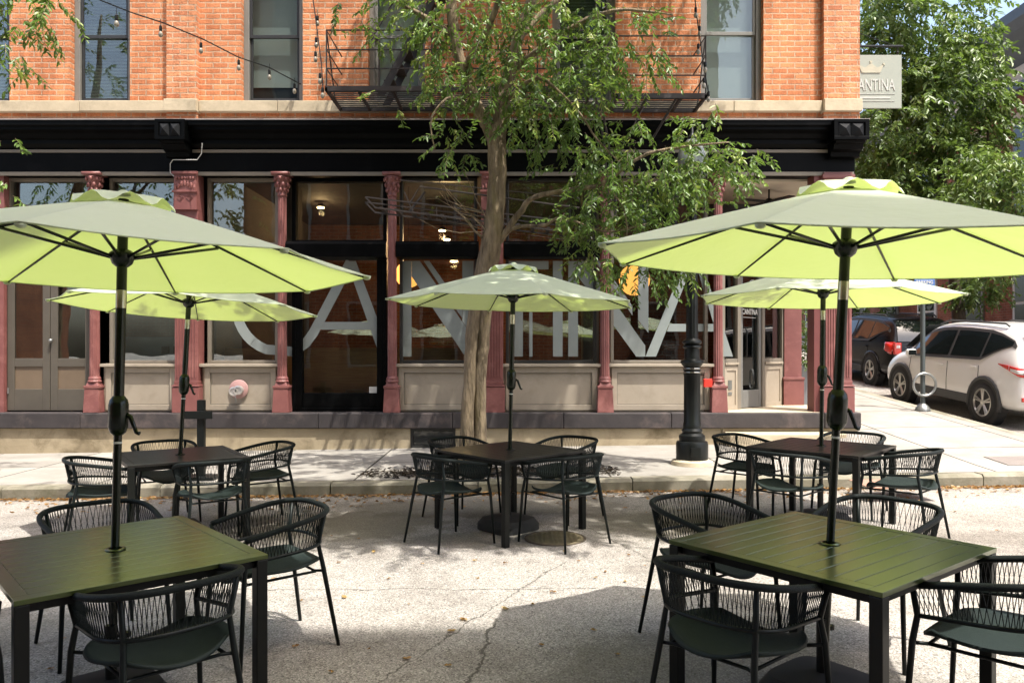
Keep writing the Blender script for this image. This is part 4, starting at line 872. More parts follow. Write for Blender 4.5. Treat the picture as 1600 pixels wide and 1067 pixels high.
# bare twigs on the left of the trunk
for k in range(10):
    a0=Vector((-.27,ty,2.95+.04*k)); d=Vector((-rng.uniform(.3,.7),-.2,rng.uniform(.2,.6))); pts=[a0]
    for q in range(4): pts.append(pts[-1]+d*.25+Vector((rng.normal(0,.05),rng.normal(0,.05),rng.normal(0,.05))))
    b.tube([tuple(x) for x in pts],[.012,.009,.007,.004,.002],4)
trunk=b.build('trunk',BARK,TR,world=True,smooth=True)
def U(u,v,y=9.2): return ((u-800)*y/1200,y,1.65+(548-v)*y/1200)
def el(u,v,ru,rv,n,y=9.2,ry=.55): return (U(u,v,y),(ru*y/1200,ry,rv*y/1200),n)
E_=[el(1010,262,95,40,75),el(1110,262,68,42,62),el(950,315,70,45,60),el(1045,322,75,45,62),el(925,395,45,45,34),el(1000,425,62,18,24),el(905,240,50,42,36),el(1105,190,35,25,12),el(985,205,25,22,10),el(1150,245,35,22,14),el(880,350,35,25,14),el(1040,380,50,35,30),el(1078,405,20,30,12),el(1083,230,30,35,26,9.5,.25),
 el(690,95,55,60,36),el(740,50,110,65,95),el(830,85,95,75,110),el(905,110,62,75,72),el(960,50,65,65,62),el(1005,95,30,45,22),el(800,140,85,45,80),el(712,222,34,30,16),el(590,40,45,45,12),el(545,15,45,25,8),el(605,150,25,25,4),el(870,170,45,35,26),el(940,150,35,30,22),el(1020,70,15,25,8),el(705,150,40,30,22),el(850,215,30,25,12),
 el(745,20,120,30,50),el(880,20,80,30,40),el(640,15,60,20,12),el(800,190,40,20,12)]
E_=[(c_,r_,int(n_*(.66 if c_[2]>4.6 else .95))) for c_,r_,n_ in E_]
P,D,T,tn=sprays(rng,E_,per=14,tl=.30,droop=.7)
rng2=np.random.default_rng(5)
big=[((1.3,7.8,9.0),(2.6,2.4,1.6),110),((1.1,10.7,8.9),(3.0,.95,2.7),950),((-1.8,7.6,8.4),(1.4,1.8,1.2),60),((1.5,5.6,7.4),(2.9,1.5,1.3),950)]
P2,D2,T2,tn2=sprays(rng2,big,per=13,tl=.42,droop=.4,keep=lambda p:p[2]>1.65+.49*p[1]+.35)
leaf_mesh('foliage',LEAF,P,D,.082,.032,rng,TR,off=TR.location,tone=tn)
leaf_mesh('upper_foliage',LEAF,P2,D2,.135,.06,rng,TR,off=TR.location,tone=tn2)
twigs(T+T2,.0045).build('twigs',BARKD,TR,world=True,recalc=False)
# left tree mostly outside the frame
LT=thing('street_tree',(-9.3,8.9,G(-9.3,8.9)),'leafy tree at the left edge whose branches reach into the picture','tree')
b=MB(); addb(b,[(-9.3,8.9,-.2),(-9.2,8.9,2.5),(-9.0,8.9,4.5),(-8.6,8.8,6.5),(-8.4,8.8,8.5)],[.16,.13,.11,.08,.02]); addb(b,[(-9.1,8.9,3.6),(-8.0,8.8,4.6),(-6.9,8.9,5.7)],[.06,.04,.01],8); addb(b,[(-9.1,8.9,3.0),(-7.6,8.9,3.3),(-6.6,8.9,3.4)],[.04,.02,.006],8)
LTB=b
E2=[el(35,15,45,28,34,8.9),el(85,5,15,12,6,8.9),el(5,75,20,28,10,8.9),el(18,105,10,8,3,8.9),el(5,215,16,12,5,8.9),el(8,310,22,32,12,8.9),((-9.0,8.6,6.6),(1.7,1.8,2.6),240)]
P,D,T,tn=sprays(rng,E2,per=12,tl=.3,droop=.6)
leaf_mesh('foliage',LEAF,P,D,.095,.036,rng,LT,off=LT.location,tone=tn); twigs(T,.0045,LTB).build('trunk',BARK,LT,world=True,smooth=True)
OT=thing('street_tree',(-14.5,-3.2,0),'leafy tree beside the dark brick building behind the viewer, mirrored in the left windows','tree')
b=MB(); addb(b,[(-14.5,-3.2,-.2),(-14.4,-3.1,3),(-14,-3.2,6),(-13.5,-3.2,9)],[.2,.15,.1,.03],8,3); addb(b,[(-14.4,-3.1,3.5),(-12.5,-3.3,5.5),(-11,-3.2,7)],[.1,.06,.02],8,3); b.build('trunk',BARKD,OT,world=True,smooth=True)
P,D,T,tn=sprays(rng,[((-13,-3.2,6.5),(4.5,1.5,2.6),230)],per=11,tl=.6,droop=.5)
leaf_mesh('foliage',LEAFB,P,D,.2,.09,rng,OT,off=OT.location,tone=tn)
# background trees on the right
def bgtree(name,loc,lab,ells,trunk,ln,wd,per=12,tl=.5):
    t=thing(name,loc,lab,'tree','street trees across the side street'); b=MB()
    for p,r in trunk: addb(b,p,r,10,3)
    b.build('trunk',BARKD,t,world=True,smooth=True); P,D,T,tn=sprays(rng,ells,per=per,tl=tl,droop=.7)
    leaf_mesh('foliage',LEAFB,P,D,ln,wd,rng,t,off=t.location,tone=tn)
def U2(u,v,y): return ((u-800)*y/1200,y,1.65+(548-v)*y/1200)
yb=20.
bgtree('street_tree',(11.7,yb,G(11.7,yb)),'tall dense green tree behind the hanging sign at upper right',
 [(U2(1430,40,yb),(1.9,1.7,1.6),420),(U2(1400,180,yb),(1.6,1.7,1.5),420),(U2(1480,140,yb),(1.25,1.5,1.7),390),(U2(1380,290,yb),(1.0,1.2,.9),200),(U2(1460,270,yb),(1.4,1.4,1.1),300),(U2(1515,70,yb),(.5,1.2,1.0),45),(U2(1545,180,yb),(.75,1.0,1.0),110),(U2(1360,60,yb+.5),(1.2,1.4,1.6),200),(U2(1415,-90,yb),(1.75,2.0,1.6),200)],
 [([(11.7,yb,.6),(11.6,yb,3),(11.2,yb,6),(11.0,yb,9)],[.2,.16,.12,.03]),([(11.6,yb,3.5),(12.3,yb,5.5),(12.4,yb,7.5)],[.1,.07,.02]),([(11.5,yb,4),(10.5,yb,6),(10.0,yb,7.5)],[.1,.06,.02])],.17,.07)
yb=17.6
bgtree('street_tree',(12.9,yb,G(12.9,yb)),'smaller pale green tree in front of the red brick building',
 [(U2(1545,270,yb),(.72,.8,.62),150),(U2(1580,300,yb),(.5,.7,.5),70),(U2(1525,445,yb+2),(.55,.6,.42),80),(U2(1500,330,yb),(.7,.7,.5),60),(U2(1570,390,yb),(.7,.8,.6),70)],
 [([(12.9,yb,.5),(12.8,yb,2.5),(11.7,yb,4.6),(11.0,yb,5.6)],[.1,.08,.05,.02])],.15,.06)
yb=30.
bgtree('street_tree',(13.2,yb,G(13.2,yb)),'distant tree further up the side street between piers and black car',
 [(U2(1345,430,yb),(1.6,1.5,1.6),160),(U2(1340,300,yb),(1.6,1.5,1.8),160),(U2(1400,380,yb),(2.3,1.6,2.2),160)],[([(13.2,yb,1),(13.2,yb,4),(13.4,yb,7)],[.16,.12,.04])],.2,.09)
# ================================================================ MULCH + LITTER
rng=np.random.default_rng(21)
def chips(name,mat,n,fn,lab,cat,ln,wd,flat=.25,tone=None):
    P=[];D=[]
    for _ in range(n):
        x,y,z=fn(); a=rng.uniform(0,6.28); P.append((x,y,z)); D.append((math.cos(a),math.sin(a),rng.uniform(-.05,flat)))
    o=leaf_mesh(name,mat,np.array(P),np.array(D),ln,wd,rng); tag(o,lab,cat,kind='stuff'); return o
def fm():
    while 1:
        a=rng.normal(-.25,.75); y=rng.normal(9.45,.16)
        if -1.9<a<1.3 and 9.1<y<9.95: return a,y,G(a,y)+CH+.006+rng.uniform(0,.025)
chips('mulch',leafmat('mulch_chip',(.012,.01,.008),(.04,.032,.022),(.09,.07,.045),trans=(.05,.03,.02)),3200,fm,'dark wood mulch around the street tree','mulch',.07,.026)
def fl():
    x=rng.uniform(-9,7); 
    y=8.89-abs(rng.normal(0,.05)) if rng.random()<.75 else 8.85-abs(rng.normal(0,.35)); return x,y,G(x,y)+.005+rng.uniform(0,.012)
chips('leaf_litter',LITTER,2600,fl,'brown and yellow leaf litter gathered against the curb','leaf litter',.055,.028)
lp=[(587,863,'yellow curled leaf in the sunlit road left of centre'),(535,935,'ochre leaf on the sunlit road near the shade edge'),(728,968,'orange maple leaf right on the shade line'),(708,988,'flat orange leaf just inside the shaded road'),(634,1032,'round orange brown leaf in the foreground shade'),(792,951,'brown leaf near the sunlit patch corner')]
def leafobj(x,y,z,s,ton,nm='fallen_leaf'):
    a=rng.uniform(0,6.28); pts=[];d=[]
    for k in(-.9,-.45,0,.45,.9): pts.append((0,0,.006)); d.append((math.cos(a+k),math.sin(a+k),.12))
    o=leaf_mesh(nm,LITTER,np.array(pts),np.array(d),s,s*.5,rng,tone=np.full(5,ton)); o.location=(x,y,z); return o
for u,v,lab in lp:
    x,y=gpt(u,v); tag(leafobj(x,y,G(x,y)+.004,.036,rng.uniform(.5,.95)),lab,'fallen leaf','fallen leaves on the road')
scat=[(517,838),(560,843),(476,830),(605,905),(660,882),(742,876),(930,903),(948,894),(975,910),(905,878),(880,862),(830,945),(745,905),(470,940),(530,880),(448,862),(985,868),(1010,885),(640,945),(575,1015),(700,1040),(460,1010),(520,1050),(845,1010),(1005,935),(930,985),(1075,1010),(965,1025),(95,1000),(80,1045),(430,905),(790,880),(865,925),(1490,800),(1440,790),(1560,830),(1530,760),(260,812)]
for u,v in scat:
    x,y=gpt(u,v); tag(leafobj(x,y,G(x,y)+.004,rng.uniform(.016,.03),rng.uniform(.1,.9)),'small dry fallen leaf lying on the open asphalt','fallen leaf','small dry leaves scattered on the asphalt')
# ================================================================ FURNITURE
TH=.735
def make_table():
    t=thing('patio_table',(0,0,0),'x','table','square metal patio tables'); s=.5
    b=MB(); z0,z1=TH-.02,TH
    bw=.055
    b.box(-s,s,-s,-s+bw,z0,z1); b.box(-s,s,s-bw,s,z0,z1); b.box(-s,-s+bw,-s+bw,s-bw,z0,z1); b.box(s-bw,s,-s+bw,s-bw,z0,z1)
    n=11; g=.004; yy0=-s+bw+g; W=(2*(s-bw)-g)/n
    for k in range(n):
        ya=yy0+k*W; yb_=ya+W-g
        if k==n//2:
            b.box(-s+bw+g,-.035,ya,yb_,z0,z1-.001); b.box(.035,s-bw-g,ya,yb_,z0,z1-.001)
        else: b.box(-s+bw+g,s-bw-g,ya,yb_,z0,z1-.001)
    b.build('tabletop',TABLE,t,bevel=.0015)
    b=MB(); b.box(-s+.03,s-.03,-s+.03,-s+.05,TH-.06,z0-.001); b.box(-s+.03,s-.03,s-.05,s-.03,TH-.06,z0-.001); b.box(-s+.03,-s+.05,-s+.05,s-.05,TH-.06,z0-.001); b.box(s-.05,s-.03,-s+.05,s-.05,TH-.06,z0-.001); b.box(-.03,.03,-s+.051,-.04,TH-.05,z0-.001); b.box(-.03,.03,.04,s-.051,TH-.05,z0-.001); b.build('apron',TLEG,t)
    for a,c in((-1,-1),(1,-1),(1,1),(-1,1)):
        b=MB(); b.cbox((a*(s-.027),c*(s-.027),(TH-.022)/2),(.052,.052,TH-.022)); b.build('leg',TLEG,t,bevel=.004)
    b=MB(); b.lathe([(.034,TH-.002),(.045,TH+.001),(.045,TH+.005),(.03,TH+.006)],(0,0,0),20,cap=False); b.build('umbrella_ring',TABLE,t,smooth=True)
    return t
def railpath(n,w,d0,d1,zf_,zb_):
    """U plan: front at +y=d1, back at -y=-d0"""
    pts=[]
    for k in range(n+1):
        t=-1+2*k/n; a=t*math.pi/2*1.0
        # superellipse half for the back, straight arms for front
        if abs(t)>.62:
            q=(abs(t)-.62)/.38; x=w*(1-.06*q); y=-.02+(d1+.02)*q; s=math.copysign(1,t); pts.append((s*x,y))
        else:
            th_=t/.62*math.pi/2; ex=.72; x=w*math.copysign(abs(math.sin(th_))**ex,th_); y=-.02-(d0-.02)*abs(math.cos(th_))**ex; pts.append((x,y))
    out=[]
    for x,y in pts:
        f_=(y+d0)/(d0+d1); out.append((x,y,zb_+(zf_-zb_)*max(0,f_)**1.25))
    return out
def make_chair():
    t=thing('rope_chair',(0,0,0),'x','chair','rope back patio chairs')
    top=railpath(40,.292,.29,.24,.672,.765); low=railpath(40,.262,.255,.225,.545,.585)
    b=MB(); b.tube(top,.0155,10); b.build('top_rail',ROPE,t,smooth=True)
    b=MB(); b.tube(low,.0095,8); b.build('lower_rail',CHAIRF,t,smooth=True)
    # cords
    def at(path,s):
        s=max(0,min(.9999,s))*(len(path)-1); i=int(s); f_=s-i; a=Vector(path[i]);c=Vector(path[i+1]); return a+(c-a)*f_
    b=MB(); n=74
    for k in range(n):
        s=(k+.5)/n; p=at(top,s); arm=abs(s-.5)*2
        off=.012+.008*max(0,arm-.45)
        for sg in(-1,1): q=at(low,s+sg*off); b.tube([tuple(p-Vector((0,0,.005))),tuple(q)],.0021,3,cap=False)
    b.build('rope_weave',ROPE,t)
    b=MB()
    for x,y in((-1,1),(1,1)):
        pa=top[0] if x<0 else top[-1]; pl=low[0] if x<0 else low[-1]
        q=MB(); q.tube([(pa[0],pa[1],pa[2]),(pl[0],pl[1]+.004,pl[2]),(x*.262,.243,.44),(x*.285,.27,0)],[.012,.0125,.0135,.0105],8); q.build('leg',CHAIRF,t,smooth=True)
        pa=at(top,.5+x*.155); pl=at(low,.5+x*.16)
        q=MB(); q.tube([(pa.x,pa.y,pa.z),(pl.x*.99,pl.y*.99,pl.z),(x*.215,-.225,.44),(x*.262,-.295,0)],[.010,.012,.0135,.0105],8); q.build('leg',CHAIRF,t,smooth=True)
    b.tube([(-.262,.243,.435),(-.2,.2,.425),(.2,.2,.425),(.262,.243,.435)],.008,6); b.tube([(-.22,-.226,.43),(-.17,-.19,.425),(.17,-.19,.425),(.22,-.226,.43)],.008,6)
    for x in(-1,1): b.tube([(x*.2,.2,.425),(x*.19,-.19,.425)],.008,6)
    b.build('seat_frame',CHAIRF,t,smooth=True)
    b=MB()
    def SP(u,v):
        a=(u*2-1);c=(v*2-1)
        k=math.sqrt(max(1e-6,1-.5*c*c)); k2=math.sqrt(max(1e-6,1-.5*a*a)); x=a*k*1.12; y=c*k2*1.12
        z=.452+.030*abs(a)**2.2-.022*(1-a*a)*(.6)-.028*max(0,c)**3*(1-a*a)+.018*max(0,-c)**2
        return (x*.245,y*.245-.0,z)
    b.grid(SP,14,14); o=b.build('seat',SLING,t,smooth=True,solid=.014)
    return t
def make_umbrella(R_=1.175,zr=2.095,zp=2.435):
    t=thing('patio_umbrella',(0,0,0),'x','umbrella','lime green patio umbrellas')
    b=MB(); b.tube([(0,0,.08),(0,0,1.32)],.0185,16); b.build('lower_pole',BLKPOLE,t,smooth='auto')
    b=MB(); b.tube([(0,0,1.44),(0,0,1.90)],.0235,16); b.tube([(0,0,1.985),(0,0,2.43)],.0235,16); b.build('upper_pole',BLKPOLE,t,smooth='auto')
    b=MB(); b.tube([(0,0,1.899),(0,0,1.986)],.0242,16); b.build('tilt_joint',CHROME,t,smooth='auto')
    b=MB(); b.tube([(0,0,1.245),(0,0,1.255)],.0193,14); b.build('pole_band',WHT,t)
    b=MB(); b.lathe([(.02,1.285),(.036,1.30),(.045,1.325),(.045,1.43),(.040,1.455),(.026,1.475)],(0,0,0),20); c=b.build('crank_housing',BLKPOLE,t,smooth='auto')
    b=MB(); b.tube([(.035,0,1.385),(.058,0,1.375),(.075,0,1.335),(.088,0,1.30),(.105,0,1.295)],[.013,.011,.010,.009,.010],8); b.build('crank_handle',BLKPOLE,c,smooth=True)
    b=MB(); b.lathe([(.028,2.10),(.045,2.115),(.058,2.15),(.058,2.165),(.04,2.18),(.028,2.185)],(0,0,0),16); b.build('runner_hub',BLKPOLE,t,smooth='auto')
    off=R(13); N=8; verts=[];
    def zsurf(r): q=r/R_; return zp-(zp-zr)*(q**1.04)
    b=MB(); nr=10;ns=6
    for k in range(N):
        a0=off+k*math.pi/4; a1=a0+math.pi/4
        def P(u,v,a0=a0,a1=a1):
            r=(.14+(.86)*v)*R_; c0=Vector((math.cos(a0),math.sin(a0)))*r; c1=Vector((math.cos(a1),math.sin(a1)))*r
            p=c0+(c1-c0)*u; sag=math.sin(math.pi*u)
            if v>.99: p=p*(1-.0*sag)
            z=zsurf(r)-.020*sag*v*(1-.4*v)
            p=p*(1-.022*sag*v**4)
            return (p.x,p.y,z)
        b.grid(P,ns,nr)
    import bmesh
    can=b.build('canopy',CANOPY,t,smooth=True,recalc=False)
    bm=bmesh.new(); bm.from_mesh(can.data); bmesh.ops.remove_doubles(bm,verts=bm.verts,dist=.0008); 
    for e in bm.edges:
        if len(e.link_faces)==2:
            m=(e.verts[0].co+e.verts[1].co)/2; an=(math.atan2(m.y,m.x)-off)%(math.pi/4)
            if (an<.01 or an>math.pi/4-.01): e.smooth=False
    bm.to_mesh(can.data); bm.free()
    h=MB() # hem
    for k in range(N):
        a0=off+k*math.pi/4; a1=a0+math.pi/4; pts=[]
        for q in range(7):
            u=q/6; c0=Vector((math.cos(a0),math.sin(a0)))*R_; c1=Vector((math.cos(a1),math.sin(a1)))*R_; p=c0+(c1-c0)*u; sag=math.sin(math.pi*u); p=p*(1-.022*sag); pts.append((p.x,p.y,zr-.012*sag))
        h.tube(pts,.004,4)
    h.build('hem',CANOPY,can,smooth=True)
    v=MB()
    def VP(u,w_):
        a=off+u*2*math.pi; r=.01+.215*w_; sc=1+.05*math.cos(8*(a-off))*w_**2
        z=zp+.022-.030*w_**1.5-.050*w_**3+.032*(.5-.5*math.cos(8*(a-off)))*w_**3*1.6
        return (r*sc*math.cos(a),r*sc*math.sin(a),z)
    v.grid(VP,48,6); v.build('vent_cap',CANOPY,t,smooth=True,recalc=False)
    b=MB(); b.lathe([(.03,zp+.012),(.03,zp+.028),(.015,zp+.038),(.0,zp+.04)],(0,0,0),12); b.build('finial',CANOPY,t,smooth=True)
    for k in range(N):
        a=off+k*math.pi/4; ca,sa=math.cos(a),math.sin(a); pts=[(r*ca,r*sa,zsurf(r)-.014) for r in(.03,.3*R_,.6*R_,.85*R_,R_*.985)]
        b=MB(); b.tube(pts,[.008,.008,.007,.006,.005],6); rb=b.build('rib',BLKPOLE,t,smooth=True)
        b=MB(); b.tube([(.05*ca,.05*sa,2.145),(.45*R_*ca,.45*R_*sa,zsurf(.45*R_)-.022)],.0075,6); b.build('strut',BLKPOLE,rb,smooth=True)
        b=MB(); b.sphere((R_*.985*ca,R_*.985*sa,zr-.008),(.02,.02,.012),8,5); b.build('rib_pocket',CANOPY,rb,smooth=True)
    return t
def make_base():
    t=thing('umbrella_base',(0,0,0),'x','umbrella base','square umbrella bases'); b=MB()
    pr=[(.235,.0),(.235,.055),(.20,.105),(.05,.13)]
    vs=[];fs=[];n=32
    for r,z in pr:
        for k in range(n):
            a=2*math.pi*(k+.5)/n; c,s_=math.cos(a),math.sin(a); e=.42; vs.append((r*math.copysign(abs(c)**e,c),r*math.copysign(abs(s_)**e,s_),z))
    for i in range(3):
        for k in range(n): l=(k+1)%n; fs.append((i*n+k,i*n+l,(i+1)*n+l,(i+1)*n+k))
    fs.append(tuple(range(n))[::-1]); fs.append(tuple(3*n+k for k in range(n))); b.add(vs,fs); b.build('weight',RUBR,t,smooth='auto')
    b=MB(); b.tube([(0,0,.125),(0,0,.38)],.027,14); b.build('pole_sleeve',BLK,t,smooth='auto'); b=MB(); b.tube([(.02,0,.32),(.06,0,.32)],.008,6); b.lathe([(.02,-.01),(.02,.01)],(.07,0,.32),8); b.build('tightening_knob',BLK,t)
    return t
TB=make_table(); CHR=make_chair(); UM=make_umbrella(); UB=make_base()
bpy.context.view_layer.update()
for o in(TB,CHR,UM,UB): register(o)
used={}
def place(proto,x,y,rz,lab,z=None,lean=0,scale=None):
    o=proto if proto.name not in used else copy_tree(proto); used[proto.name]=1
    if o is proto: o=proto
    o.location=(x,y,(G(x,y) if z is None else z)); o.rotation_euler=(0,lean,rz)
    if scale: o.scale=scale
    o['label']=lab; return o
import math as _m
TABS={ # name: center, angle of slat direction, umbrella lean, scale
'NR':dict(c=(1.475,3.57),a=38,sc=(1.06,1.02),lean=2.9,desc='right foreground table'),
'NL':dict(c=(-1.88,3.64),a=42,sc=(1.0,1.14),lean=.6,desc='left foreground table'),
'C':dict(c=(-.02,7.12),a=42,sc=(1.0,1.0),lean=.6,desc='centre table'),
'FL':dict(c=(-3.06,7.08),a=34,sc=(1.0,1.0),lean=2.9,desc='left rear table'),
'FR':dict(c=(2.86,7.1),a=47,sc=(1.0,1.0),lean=.3,desc='right rear table')}
tlabs={'NR':'dark slatted square table reflecting green in the right foreground','NL':'dark green slatted square table in the left foreground','C':'black square table by itself in the centre, corner toward the viewer','FL':'dark brown square table at left rear beside the curb','FR':'dark brown square table at right rear beside the curb'}
ulabs={'NR':'large lime green umbrella at right foreground over the green slatted table','NL':'large lime green umbrella at left foreground, pole nearest the left edge','C':'lime green umbrella in the centre with leaf shadows on its top','FL':'smaller lime umbrella at left rear, tilted down to the right','FR':'smaller pale lime umbrella at right rear before the corner entrance'}
for k,d in TABS.items():
    x,y=d['c']; a=R(d['a'])
    place(TB,x,y,a,tlabs[k],scale=(d['sc'][0],d['sc'][1],1))
    if k in('C','FL','FR'):
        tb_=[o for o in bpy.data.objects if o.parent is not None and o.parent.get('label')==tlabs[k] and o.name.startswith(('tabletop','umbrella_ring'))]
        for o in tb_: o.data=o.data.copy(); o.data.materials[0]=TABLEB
    fx_={'NR':(.04,.06,1.3,2.4,8.3),'NL':(-.03,.05,-1.6,.6,11.8),'C':(0,.07,-.6,1.2,12.6),'FL':(-.03,.08,-3.6,1.7,18),'FR':(.04,.10,-1.0,1.1,6)}[k]
    Mx=Matrix.Rotation(R(fx_[3]),3,'Y')@Matrix.Rotation(R(fx_[2]),3,'X'); dz=Mx@Vector((0,0,TH)); ux=x-dz.x+fx_[0]*.3; uy=y-dz.y+fx_[1]*.3; eu=(Mx@Matrix.Rotation(R(fx_[4]-13),3,'Z')).to_euler()
    o_=place(UM,ux,uy,0,ulabs[k]); o_.rotation_euler=eu; zs={'NR':.984,'NL':.99}.get(k,1); o_.scale=(1,1,zs)
    place(UB,ux,uy,a,'square black umbrella base under the '+d['desc'])
# chairs: table, side angle offset (deg from slat direction), distance, along shift, label
CH_=[('NR',180,.67,-.03,4,'rope chair in front left of the right foreground table, back to the viewer'),
('NR',90,.85,-.22,0,'rope chair at the left rear side of the right foreground table'),
('NR',0,.835,.2,0,'rope chair behind the right foreground table at its right rear side'),
('NR',270,.66,.14,5,'rope chair at the right edge, front right of the right foreground table'),
('NL',270,.64,.0,3,'rope chair in front of the left foreground table, back to the viewer'),
('NL',0,.86,.20,-3,'rope chair right of the left foreground table, seat in view'),
('NL',90,.88,-.16,0,'rope chair behind the left foreground table, only its curved rail showing'),
('NL',180,.74,.0,0,'rope chair cut off by the left edge of the picture'),
('C',180,.70,0,0,'rope chair at the front left of the centre table'),
('C',270,.70,0,0,'rope chair at the front right of the centre table'),
('C',90,.72,0,0,'rope chair at the left rear of the centre table beside the trunk'),
('C',0,.72,0,0,'rope chair at the right rear of the centre table'),
('FL',180,.64,.03,0,'rope chair at the left front of the left rear table'),
('FL',270,.68,.13,0,'rope chair at the front of the left rear table, seat facing the umbrella pole'),
('FL',90,.74,0,0,'rope chair behind the left rear table near the barrier post'),
('FL',0,.74,0,0,'rope chair at the right of the left rear table against the curb'),
('FR',180,.72,0,0,'rope chair in front of the right rear table'),
('FR',90,.74,0,0,'rope chair left of the right rear table near the lamp post'),
('FR',0,.74,0,0,'rope chair behind the right rear table toward the corner entrance'),
('FR',270,.70,-.04,0,'rope chair right of the right rear table in full sun')]
for k,s,dist,al,rot,lab in CH_:
    d=TABS[k]; a=R(d['a']+s); x=d['c'][0]+math.cos(a)*dist-math.sin(a)*al; y=d['c'][1]+math.sin(a)*dist+math.cos(a)*al
    place(CHR,x,y,a+R(90)+R(rot if rot else rng.uniform(-3.5,3.5)),lab)   # chair front (+y) must face the table: direction -a
